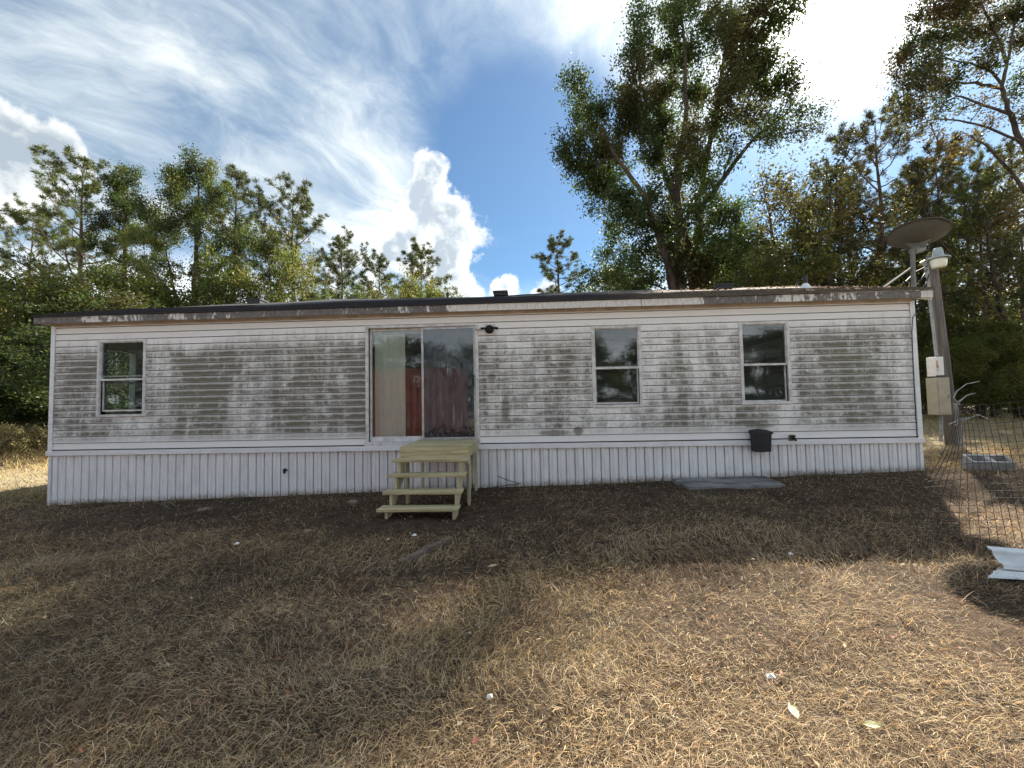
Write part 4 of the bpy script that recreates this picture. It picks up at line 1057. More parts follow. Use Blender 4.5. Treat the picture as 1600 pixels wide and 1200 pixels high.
def broadleaf(name, seed, trunks, clusters, palette, leaf=0.13, wf=0.5, per_vol=900, twigs=14, spread=0.14, bark=None, limb_r=0.02, maxleaf=90000, label='', cat='tree', group=None, loc=(0, 0, 0), droop=0.2, thin=1.0):
    """trunks: list of (points, radii); clusters: (centre, radius, density, palette index) in metres from the foot"""
    r = np.random.default_rng(seed)
    wood = Acc(); crown = Acc()
    nodes = []; nrad = []
    for pts, rad in trunks:
        pts = np.asarray(pts, float); rad = np.asarray(rad, float)
        k = max(6, int(len(pts)*4)); t = np.linspace(0, len(pts)-1, k); i = np.minimum(t.astype(int), len(pts)-2); f = (t-i)[:, None]
        P = pts[i]*(1-f)+pts[i+1]*f; Rr = rad[i]*(1-f[:, 0])+rad[i+1]*f[:, 0]
        P[1:-1] += r.normal(size=(k-2, 3))*Rr[1:-1, None]*.35
        V, F = tube(P, Rr, 9, False); wood.add(V, F)
        nodes += list(P); nrad += list(Rr)
    base = np.array(trunks[0][0][0], float)
    order = sorted(range(len(clusters)), key=lambda q: np.linalg.norm((np.array(clusters[q][0])-base)*np.array([1, 1, .55])))
    tot = sum((c[1]**2.2)*c[2] for c in clusters)
    for q in order:
        c, rad, dens, pi = clusters[q]; c = np.array(c, float)
        N = np.array(nodes); d = c-N; L = np.linalg.norm(d, axis=1)
        cost = L + np.where(d[:, 2] < 0.35*np.hypot(d[:, 0], d[:, 1]), 1.2*(0.35*np.hypot(d[:, 0], d[:, 1])-d[:, 2]), 0) + np.where(N[:, 2] < base[2]+1.0, 3, 0)
        j = int(np.argmin(cost)); p0 = N[j]; Lc = L[j]
        r0 = min(nrad[j]*.62, limb_r+.014*Lc); k = 7
        P = curve(p0, c, r, k, sag=-.06 if r.random() < .5 else .10); Rr = np.linspace(r0, max(.012*thin, r0*.35), k)
        V, F = tube(P, Rr, 6, False); wood.add(V, F)
        nodes += list(P[1:]); nrad += list(Rr[1:])
        # twigs and leaves
        nt = max(5, int(twigs*(0.7+0.6*r.random())))
        out = unit(c-P[2]); dirs = unit(r.normal(size=(nt, 3))+out*.55+np.array([0, 0, .15]))
        start = P[r.integers(3, k, nt)]
        ln = rad*(.55+.6*r.random(nt))
        tips = start+dirs*ln[:, None]
        anchors = []
        for s_, e_ in zip(start, tips):
            T = curve(s_, e_, r, 5, sag=.04, jit=.14)
            V, F = tube(T, np.array([.014, .012, .009, .007, .004])*thin*(.6+rad*.4), 3, False); wood.add(V, F)
            tt = r.random(10)**.6; ii = tt*4; i0 = np.minimum(ii.astype(int), 3); ff = (ii-i0)[:, None]
            anchors.append(T[i0]*(1-ff)+T[i0+1]*ff)
        A = np.concatenate(anchors)
        # leaf tufts: a limited number of anchor tufts so that gaps remain
        nl = int(maxleaf*(rad**2.2)*dens/tot)
        ntuft = max(6, int(len(A)*.75)); tuft = A[r.integers(0, len(A), ntuft)]
        pick = r.integers(0, ntuft, nl)
        hue = np.array(palette[pi]); mean = hue*(0.8+0.4*r.random())
        tcol = mean*(0.75+0.5*r.random((ntuft, 1)))
        leaves_at(crown, r, tuft[pick], leaf, wf, tcol[pick], spread*(.7+.6*r.random((nl, 1))), droop=droop)
    return finish_tree(name, wood, crown, bark or M_BARK, M_LEAF, label, cat, group, loc)
def finish_tree(name, wood, crown, bark, leafm, label, cat, group, loc):
    root = thing(name, (0, 0, 0), label, cat, group)
    V, F, _ = wood.get(); obj('trunk', V, F, bark, root, smooth=True)
    V, F, C = crown.get(); obj('crown', V, F, leafm, root, tint=C)
    root.location = tuple(map(float, loc)); ORG[root.name] = np.array(loc, float)
    return root
def pine(name, seed, H, crown0, spreadR, nb, label='', group=None, loc=(0, 0, 0), tint=(.075, .095, .035), shape=1.0, needle=.33, tuft=4, lean=0.0, dens=1.0, droop=0.0, dead=4):
    r = np.random.default_rng(seed); wood = Acc(); crown = Acc()
    k = 14; t = np.linspace(0, 1, k); P = np.stack([np.cumsum(r.normal(size=k))*.05+lean*t*H, np.cumsum(r.normal(size=k))*.05, t*H], 1); P[:, :2] -= P[0, :2]
    Rr = (.012*H+.03)*(1-t)**.85+.015
    V, F = tube(P, Rr, 9, False); wood.add(V, F)
    def tp(h):
        q = h*(k-1); i = min(int(q), k-2); return P[i]*(1-(q-i))+P[i+1]*(q-i), Rr[i]
    anchors, dirs = [], []
    for b in range(nb+dead):
        isdead = b >= nb
        h = crown0+(0.985-crown0)*((b+.5)/nb)**.85 if not isdead else r.uniform(crown0*.55, crown0)
        p0, rr = tp(h); rel = (h-crown0)/(1-crown0) if not isdead else .1
        L = spreadR*(1-.72*max(rel, 0)**2.6)*(.65+.6*r.random())*(0.62+.38*min(1, rel*4+.3))*shape
        if isdead: L *= .5
        az = b*2.4+r.uniform(-.6, .6); el = R_(5+48*max(rel, 0)+r.uniform(-14, 14))-droop*(1-rel)
        e = p0+L*np.array([math.cos(az)*math.cos(el), math.sin(az)*math.cos(el), math.sin(el)])
        B = curve(p0, e, r, 7, sag=.13, jit=.12)
        V, F = tube(B, np.linspace(min(rr*.5, .02+.016*L), .008, 7), 5, False); wood.add(V, F)
        if isdead: continue
        ns = 4+int(L*2.4*dens)
        for s in range(ns):
            tt = .34+.66*(s+.5)/ns; q = tt*6; i = min(int(q), 5); s0 = B[i]*(1-(q-i))+B[i+1]*(q-i)
            dd = unit(unit(B[i+1]-B[i])*.7+r.normal(size=3)*.6+np.array([0, 0, .35]))
            l2 = (.25+.5*r.random())*(1.25-.6*tt)*(.5+.3*L)
            e2 = s0+dd*l2; T = curve(s0, e2, r, 4, sag=.1, jit=.1)
            V, F = tube(T, np.array([.012, .009, .007, .005]), 3, False); wood.add(V, F)
            for _ in range(tuft):
                q2 = r.uniform(.45, 1)*3; i2 = min(int(q2), 2); pp = T[i2]*(1-(q2-i2))+T[i2+1]*(q2-i2)
                anchors.append(pp+r.normal(size=3)*.07); dirs.append(unit(dd+r.normal(size=3)*.5+np.array([0, 0, .3])))
        anchors.append(e); dirs.append(unit(e-p0+np.array([0, 0, L*.4])))
    A = np.array(anchors); D = np.array(dirs)
    base = np.array(tint)*(0.75+.5*r.random((len(A), 1)))
    needles_at(crown, r, A, D, needle, base, 18, .032)
    return finish_tree(name, wood, crown, M_BARKP, M_NEEDLE, label, 'tree', group, loc)
def crown_clusters(r, H, z0, R, n, shape, rad=(.55, 1.0), pals=(0,), dens=(.7, 1.3)):
    """random lobes filling a crown; shape(t) gives relative radius at relative height t"""
    out = []
    for i in range(n):
        t = (i+.5)/n; t = min(1, max(0, t+r.uniform(-.06, .06))); a = i*2.4+r.uniform(-.5, .5)
        rr = R*shape(t)*math.sqrt(r.uniform(.12, 1.0))
        out.append(((rr*math.cos(a), rr*math.sin(a), z0+(H-z0)*t), r.uniform(*rad), r.uniform(*dens), pals[r.integers(0, len(pals))]))
    return out

GREEN = [(.060, .085, .026), (.085, .110, .030), (.125, .140, .036), (.045, .066, .024), (.135, .13, .038), (.125, .088, .042), (.082, .078, .034), (.155, .085, .040)]

def foot(px_, Y): 
    q = at(px_, 640, Y); return (q[0], Y, float(zg(q[0], Y))-.1)
def height(px_, py_, Y): return float(at(px_, py_, Y)[2])-foot(px_, Y)[2]

def build_trees():
    # --- the big oak behind the house, limb by limb
    Y = 18.0; f0 = np.array(foot(1066, Y)); r = np.random.default_rng(3)
    def rel(px_, py_, dy=0.0): return np.array(at(px_, py_, Y+dy))-f0
    tr = [([rel(1066, 640)*0, rel(1064, 480), rel(1062, 380), rel(1055, 300), rel(1070, 190), rel(1072, 90), rel(1062, 0)], [.34, .27, .22, .17, .11, .07, .03]),
          ([rel(1078, 560, .2), rel(1085, 440, .3), rel(1092, 330, .5), rel(1105, 245, .6), rel(1125, 140, .5), rel(1140, 20, .3), rel(1150, -50, .2)], [.25, .21, .16, .12, .09, .05, .025]),
          ([rel(1058, 500, -.2), rel(1040, 400, -.6), rel(1010, 310, -1.0), rel(965, 250, -1.2), rel(935, 190, -1.0)], [.18, .14, .11, .07, .03]),
          ([rel(1094, 330, .5), rel(1130, 280, .8), rel(1180, 215, 1.0), rel(1240, 170, .9)], [.14, .11, .07, .03]),
          ([rel(1085, 430, .3), rel(1060, 330, 1.2), rel(1025, 230, 1.8), rel(1000, 120, 1.6), rel(1000, 40, 1.3)], [.20, .15, .10, .06, .03])]
    spots = [(900, 130, 26, 1.0), (908, 165, 30, 1.0), (925, 195, 34, 1.1), (898, 235, 34, 1.1), (915, 260, 36, 1.2), (945, 235, 40, 1.2), (958, 275, 40, 1.2), (935, 300, 34, 1.0), (975, 310, 38, 1.1), (1000, 345, 34, .9),
             (985, 200, 42, 1.1), (985, 160, 40, 1.1), (995, 110, 38, 1.1), (1000, 60, 34, 1.0), (1002, 22, 26, .9), (1030, 140, 42, 1.2), (1035, 190, 44, 1.2), (1025, 240, 42, 1.1), (1040, 90, 38, 1.0), (1055, 40, 34, 1.0), (1075, 5, 32, 1.0), (1045, 10, 26, .8),
             (1075, 90, 36, .9), (1080, 150, 40, 1.0), (1075, 210, 40, 1.0), (1060, 270, 36, .8), (1110, 60, 40, 1.0), (1120, 15, 36, 1.0), (1150, 40, 42, 1.1), (1150, 95, 42, 1.1), (1185, 20, 40, 1.1), (1195, 70, 42, 1.1), (1225, 30, 34, 1.0), (1240, 5, 26, .9), (1175, 125, 42, 1.1), (1130, 140, 38, 1.0),
             (1120, 190, 36, .8), (1165, 175, 38, .9), (1210, 130, 36, .8), (1235, 110, 28, .7), (1250, 130, 26, .7), (1215, 180, 34, .7), (1255, 175, 28, .7), (1282, 180, 22, .6), (1240, 205, 28, .6), (1195, 215, 30, .6), (1285, 205, 16, .5), (1150, 230, 28, .5),
             (1100, 300, 30, .6), (1120, 340, 36, .8), (1150, 330, 34, .7), (1130, 385, 40, .9), (1160, 390, 36, .8), (1100, 400, 40, .9), (1065, 420, 40, .9), (1030, 400, 38, .8), (990, 395, 36, .8), (965, 350, 30, .7), (950, 395, 30, .6), (960, 430, 36, .8), (1000, 440, 38, .8), (1050, 350, 30, .6), (920, 440, 26, .5), (1020, 300, 32, .7), (1140, 440, 34, .7), (1085, 255, 34, .7), (1050, 310, 34, .7), (1080, 330, 34, .7), (1065, 380, 38, .9), (1030, 345, 34, .8), (1090, 440, 40, .9)]
    cl = []
    for (x, y, rad, de) in spots:
        c = rel(x, y, r.uniform(-2.2, 2.2)); pi = 0 if r.random() < .55 else (3 if r.random() < .6 else 6)
        if y < 230 and x > 1120: pi = 6 if r.random() < .45 else 0
        cl.append((c, rad*Y/FPX*1.08, de*(.64 if x > 1185 and y < 230 else 1.0), pi))
    broadleaf('oak_tree', 21, tr, cl, GREEN, leaf=.125, wf=.5, maxleaf=135000, twigs=18, spread=.18, label='huge dark oak with several trunks rising behind the middle of the house', loc=f0, limb_r=.03)

    # --- wide half-bare tree at the right edge
    Y = 15.0; f0 = np.array(foot(1640, Y)); r = np.random.default_rng(8)
    def rel(px_, py_, dy=0.0): return np.array(at(px_, py_, Y+dy))-f0
    tr = [([np.zeros(3), rel(1640, 450), rel(1628, 330), rel(1600, 226), rel(1577, 175), rel(1566, 135), rel(1574, 95), rel(1590, 20), rel(1600, -40)], [.17, .15, .12, .085, .07, .06, .045, .03, .015]),
          ([rel(1598, 222), rel(1545, 200), rel(1500, 188), rel(1460, 186), rel(1420, 200)], [.045, .036, .028, .018, .01]),
          ([rel(1577, 178), rel(1540, 165), rel(1500, 150), rel(1460, 165), rel(1415, 178)], [.05, .04, .03, .02, .01]),
          ([rel(1566, 138), rel(1530, 130), rel(1490, 130), rel(1430, 140)], [.06, .045, .03, .012]),
          ([rel(1566, 133), rel(1550, 112), rel(1520, 100), rel(1480, 92), rel(1440, 62)], [.045, .038, .028, .02, .01]),
          ([rel(1630, 340), rel(1580, 270), rel(1540, 225), rel(1500, 205)], [.07, .05, .03, .012]),
          ([rel(1572, 98), rel(1560, 60), rel(1540, 20), rel(1520, -30)], [.05, .04, .03, .012])]
    cl = []
    for (x, y, rad, de) in [(1405, 95, 20, .8), (1420, 75, 22, .9), (1445, 65, 24, .9), (1430, 115, 22, .9), (1405, 130, 18, .7), (1460, 100, 24, .8), (1475, 55, 26, .9), (1470, 20, 24, .9), (1500, 10, 26, 1.0), (1500, 50, 24, .8), (1530, 10, 24, .9), (1545, 45, 24, .8), (1575, 30, 26, 1.0), (1590, 70, 24, .8), (1560, 90, 20, .5),
                           (1410, 165, 20, .7), (1440, 135, 22, .8), (1465, 130, 22, .8), (1480, 140, 18, .6), (1430, 180, 20, .7), (1395, 175, 14, .5), (1455, 195, 18, .5), (1500, 110, 20, .5), (1530, 100, 18, .5), (1600, 20, 24, .9), (1500, 170, 16, .35), (1540, 150, 16, .3), (1590, 150, 18, .5), (1595, 120, 16, .5), (1520, 215, 16, .3), (1480, 240, 18, .35), (1580, 250, 18, .4), (1620, 100, 24, .8), (1640, 40, 24, .8), (1425, 30, 20, .7), (1450, 5, 24, .8), (1490, -10, 24, .9), (1545, 75, 20, .6), (1520, 55, 22, .7), (1440, 160, 18, .6), (1475, 165, 18, .5), (1550, 190, 16, .4), (1600, 180, 20, .6)]:
        cl.append((rel(x, y, r.uniform(-1, 1)), rad*Y/FPX*1.1, de, (5, 6, 6, 3)[r.integers(0, 4)]))
    broadleaf('half_bare_tree', 5, tr, cl, [tuple(q*.9 for q in c) for c in GREEN], leaf=.10, wf=.5, maxleaf=24000, twigs=14, spread=.16, label='tall half-bare tree with brown leaves leaning in at the right edge', loc=f0, limb_r=.012)

    # --- dense upright tree left
    r = np.random.default_rng(14); Y = 28.0
    H = height(300, 252, Y); cl = crown_clusters(r, H, H*.26, 3.2, 66, lambda t: (.75+.35*math.sin(t*3.0))*(1-.75*max(0, t-.72)/.28), (.75, 1.25), (0, 1, 1, 2, 3))
    dense = broadleaf('dense_tree', 31, [([(0, 0, 0), (.1, 0, H*.35), (.2, .1, H*.6), (.5, 0, H*.97)], [.34, .25, .16, .04]), ([(.3, .1, H*.1), (.7, .2, H*.4), (1.3, .3, H*.7)], [.2, .14, .05]), ([(-.1, 0, H*.30), (-1.2, 0, H*.5), (-2.2, .2, H*.68)], [.16, .11, .04])], cl, GREEN, leaf=.14, wf=.5, maxleaf=62000, twigs=12, spread=.22,
                      label='tall dense green tree behind the left part of the roof', loc=foot(297, Y))
    # --- narrower dark tree
    Y = 31.0; H = height(190, 268, Y)
    cl = crown_clusters(r, H, H*.40, 2.6, 38, lambda t: (.8+.3*math.sin(t*3.1))*(1-.8*max(0, t-.65)/.35), (.7, 1.2), (3, 3, 0))
    dark = broadleaf('dark_tree', 33, [([(0, 0, 0), (.2, 0, H*.4), (-.1, .1, H*.7), (.2, 0, H*.97)], [.3, .22, .14, .04])], cl, GREEN, leaf=.14, wf=.5, maxleaf=38000, twigs=12, spread=.21, label='dark round-topped tree left of the tall dense one', loc=foot(188, Y))
    # --- low leafy tree used for the understorey
    cl = crown_clusters(r, 7.0, 1.0, 2.7, 30, lambda t: (.55+.6*math.sin(t*2.6))*(1-.7*max(0, t-.7)/.3), (.65, 1.1), (1, 2, 4, 2))
    leafy = broadleaf('leafy_tree', 41, [([(0, 0, 0), (.1, .1, 2.2), (.3, 0, 4.2), (.2, .2, 6.6)], [.15, .11, .07, .02]), ([(0, 0, .4), (-.6, .3, 2.4), (-1.2, .3, 4.4)], [.1, .07, .02])], cl, GREEN, leaf=.115, wf=.5, maxleaf=22000, twigs=12, spread=.2, label='bright leafy young tree at the far left edge', loc=foot(18, 21), group=None)
    leafy.scale = (1.38,)*3
    cl = crown_clusters(r, 8.5, 2.2, 2.6, 26, lambda t: (.6+.5*math.sin(t*2.8))*(1-.7*max(0, t-.7)/.3), (.6, 1.0), (5, 4, 6, 6, 4))
    autumn = broadleaf('autumn_tree', 43, [([(0, 0, 0), (.2, .1, 2.8), (.6, 0, 5.2), (1.0, .2, 8.2)], [.13, .10, .07, .02]), ([(.1, 0, 1.2), (-.3, .2, 4.2), (-.3, .3, 7.0)], [.09, .06, .02]), ([(.4, 0, 3.6), (1.6, 0, 5.4), (3.0, 0, 6.8)], [.06, .04, .012])], cl, GREEN, leaf=.12, wf=.5, maxleaf=10000, twigs=12, spread=.18, label='thin autumn-brown tree right of the big oak', loc=foot(1195, 20.5))
    cl = crown_clusters(r, 9.5, 1.2, 3.0, 32, lambda t: (.7+.4*math.sin(t*2.9))*(1-.7*max(0, t-.7)/.3), (.7, 1.15), (3, 3, 6, 0))
    thicket = broadleaf('thicket_tree', 45, [([(0, 0, 0), (.2, .1, 3), (.1, 0, 6), (.4, .2, 9)], [.17, .13, .08, .02]), ([(0, 0, .5), (-.8, .3, 3.4), (-1.4, .3, 6)], [.1, .07, .02])], cl, GREEN, leaf=.14, wf=.5, maxleaf=24000, twigs=11, spread=.24, label='dark thicket tree directly behind the right roof end', loc=foot(1330, 29))
    # --- pines
    pA = pine('pine_tree', 51, height(458, 298, 30), .40, 4.0, 38, 'tall pine with flat-topped crown standing alone left of the cloud', loc=foot(458, 30), tint=(.075, .09, .03))
    pB = pine('pine_tree', 52, height(112, 262, 29), .34, 4.8, 42, 'broad pine with open branches near the left end of the roof', loc=foot(118, 29), tint=(.085, .105, .03), shape=1.1)
    pC = pine('pine_tree', 53, height(362, 273, 31), .45, 3.0, 36, 'slender pine just right of the tall dense tree', loc=foot(362, 31), tint=(.07, .085, .03))
    pD = pine('pine_tree', 57, height(1392, 192, 24), .34, 3.9, 34, 'sparse brownish pine rising left of the half-bare tree', loc=foot(1392, 24), tint=(.085, .075, .035), needle=.30)
    # copies of each kind
    def put(src, px_, py_top, Y, label, srcH, rot, sx=1.0, group=None):
        s = height(px_, py_top, Y)/srcH
        return copy_tree(src, foot(px_, Y), rot, (s*sx, s*sx, s), label, group)
    hA, hB, hC, hD = height(458, 298, 30), height(112, 262, 29), height(362, 273, 31), height(1392, 192, 24)
    put(pA, 533, 376, 36, 'small pine right of the tall flat-topped pine', hA, 2.0)
    put(pC, 592, 402, 38, 'low rounded pine left of the white cloud tower', hC, 1.0, 1.15)
    put(pA, 660, 389, 37, 'low open pine below the white cloud tower', hA, 4.0, 1.15)
    put(pC, 880, 374, 33, 'small pine left of the big oak', hC, 3.0, 1.25)
    put(pB, 40, 330, 34, 'thin pine behind the bright leafy tree at the left edge', hB, 2.5, .8)
    put(leafy, 412, 365, 27, 'sparse yellowish tree between the two tall left pines', 7.0, .5, .62)
    put(leafy, 180, 425, 25, 'leafy green tree low over the left roof end', 7.0, 1.0, 1.0)
    put(leafy, 265, 445, 24.5, 'low leafy tree in front of the tall dense tree', 7.0, 2.2, 1.1)
    put(leafy, 395, 440, 26, 'low yellow-green tree right of the slender pine', 7.0, 3.4, .85)
    put(leafy, 120, 462, 23, 'low leafy tree under the broad left pine', 7.0, 4.4, 1.1)
    put(leafy, 632, 442, 30, 'low bushy tree beneath the open pine', 7.0, 5.2, .6)
    put(dark, 10, 455, 26, 'dark tree filling the gap left of the house', H, 1.0, 1.5)
    put(thicket, -60, 430, 24, 'dark thicket tree beyond the left edge', 9.5, 2.0, 1.2)
    put(thicket, 62, 520, 19, 'dark shrubby tree beside the left corner of the house', 9.5, 3.0, 1.7)
    put(thicket, -20, 540, 17, 'dark shrubby tree nearest the left edge', 9.5, 4.0, 1.7)
    for i, (px_, t, Y) in enumerate(((-120, 470, 30), (-40, 500, 34), (40, 500, 38), (100, 480, 42))):
        put(thicket, px_, t, Y, 'dark tree in the wood far behind the left end of the house', 9.5, i*1.3, 1.8, 'far wood trees at the left')
    # right side wood
    put(autumn, 1262, 255, 23, 'taller autumn tree with orange leaves left of the sparse pine', 8.6, 2.6, .95)
    put(autumn, 1310, 300, 22, 'yellowing autumn tree above the roof left of the dish', 8.6, 4.0)
    put(pB, 1530, 238, 24, 'tall broad pine behind the straight-trunked one', hB, 4.2, .7)
    put(pD, 1610, 232, 23, 'tall sparse pine cut by the right edge', hD, 3.4, .85)
    put(leafy, 575, 456, 31, 'low bushy tree beneath the rounded pine', 7.0, .4, .9)
    put(leafy, 498, 458, 29, 'low bushy tree right of the flat-topped pine foot', 7.0, 1.4, .8)
    put(leafy, 690, 456, 33, 'low bushy tree right of the open pine', 7.0, 2.6, .8)
    put(pD, 1338, 268, 28, 'feathery pine between the autumn trees and the sparse pine', hD, 4.4, .9)
    put(pA, 1440, 300, 29, 'feathery pine above the satellite dish', hA, 5.1, .9)
    put(pC, 1288, 318, 30, 'slender pine rising above the plumbing stack', hC, 1.9, 1.1)
    put(thicket, 1250, 375, 26, 'dark thicket tree above the plumbing stack', 9.5, 1.0, 1.1)
    put(thicket, 1405, 415, 24, 'dark thicket tree right behind the satellite dish', 9.5, 2.4, 1.1)
    put(thicket, 1180, 380, 27, 'dark thicket tree right of the oak trunks', 9.5, 4.1, 1.1)
    put(leafy, 1170, 420, 22, 'low leafy tree right of the oak foot', 7.0, 5.0, 1.0)
    put(leafy, 985, 425, 24, 'low leafy tree left of the oak foot', 7.0, 1.9, 1.0)
    put(pD, 1492, 235, 21, 'tall pine whose trunk stands right of the yard light', hD, 2.0, .8)
    put(pC, 1452, 265, 26, 'thin pine behind the yard light', hC, 2.8, 1.0)
    put(pB, 1552, 285, 19, 'pine with a straight trunk near the right edge', hB, 1.2, .75)
    put(autumn, 1590, 290, 18, 'reddish autumn tree at the right edge', 8.6, 3.3, 1.0)
    put(thicket, 1500, 455, 27, 'dark thicket tree behind the tall pine trunk', 9.5, .3, 1.2)
    put(thicket, 1580, 440, 24, 'dark thicket tree beyond the right edge pine', 9.5, 5.3, 1.2)
    put(leafy, 1475, 500, 19.5, 'low green tree right of the power pole', 7.0, 2.9, 1.25)
    put(leafy, 1535, 520, 18, 'low green tree near the straight pine trunk', 7.0, 4.9, 1.3)
    put(leafy, 1600, 500, 17.5, 'low green tree at the right edge', 7.0, .9, 1.3)
    put(leafy, 1440, 540, 24, 'low green tree between house corner and power pole', 7.0, 3.9, 1.6)
    for i, (px_, t, Y) in enumerate(((1440, 490, 33), (1500, 500, 36), (1560, 490, 32), (1620, 490, 30), (1680, 450, 26))):
        put(thicket, px_, t, Y, 'dark tree in the wood far behind the power pole', 9.5, i*1.7, 1.7, 'far wood trees at the right')
    # trees across the clearing, mirrored in the window glass
    for i, (x, y, s) in enumerate(((-27, -25, .72), (-20, -27, .8), (-13, -26, .75), (-7, -28, .8), (-1, -26, .72), (5, -28, .8), (11, -26, .74), (17, -27, .8), (24, -25, .74), (31, -24, .8))):
        copy_tree(thicket if i % 3 else leafy, (x, y, 0), i*1.1, (s*1.9, s*1.9, s*1.15), 'dark tree across the clearing, mirrored in the window glass', 'trees across the clearing')
    for i, (x, y) in enumerate(((-36, -20), (-41, -28), (-46, -36), (-34, -11), (-37, -3), (-40, -14))):
        copy_tree(thicket, (x, y, 0), i*2.1, (1.7, 1.7, .95), 'dark tree across the clearing, mirrored in the window glass', 'trees across the clearing')
    for i in range(11):
        copy_tree(thicket, (-31+i*6.2+(i % 2), -32-(i % 3), 0), i*2.1, (1.5, 1.5, .88), 'dark tree across the clearing, mirrored in the window glass', 'trees across the clearing')
    put(thicket, 176, 470, 17.5, 'dark tree hidden behind the left room, seen through its window', 9.5, 2.2, 1.5)
build_trees()

# ------------------------------------------------------------------ pale feathery shrubs at the left
def build_shrub():
    r = np.random.default_rng(77); wood = Acc(); crown = Acc(); A, D = [], []
    for s in range(34):
        a = r.uniform(0, 6.28); l = r.uniform(.7, 1.35); e = np.array([math.cos(a)*l*.55*r.random(), math.sin(a)*l*.55*r.random(), l])
        T = curve(np.array([e[0]*.2, e[1]*.2, 0]), e, r, 6, sag=-.05, jit=.2); V, F = tube(T, np.linspace(.008, .003, 6), 3, False); wood.add(V, F)
        for q in range(26):
            tt = r.uniform(.45, 1)*5; i = min(int(tt), 4); A.append(T[i]*(1-(tt-i))+T[i+1]*(tt-i)+r.normal(size=3)*.05)
    A = np.array(A)
    leaves_at(crown, r, np.repeat(A, 7, 0), .075, .35, np.repeat(np.array([(.40, .36, .19)])*(0.6+.7*r.random((len(A), 1))), 7, 0), .05)
    base = finish_tree('feathery_shrub', wood, crown, M_BARK, M_DRY, 'pale feathery dry shrub nearest the left corner of the house', 'shrub', None, foot(58, 16.5))
    labs = ['pale feathery dry shrub in the middle of the left row', 'pale feathery dry shrub at the far left edge', 'pale feathery dry shrub behind the other left shrubs', 'pale feathery dry shrub just outside the left edge']
    for k, (px_, Y, s) in enumerate(((30, 16, 1.1), (6, 15.8, 1.15), (42, 18, 1.2), (-22, 16, 1.1))):
        copy_tree(base, foot(px_, Y), k*1.7+1, s, labs[k])
build_shrub()

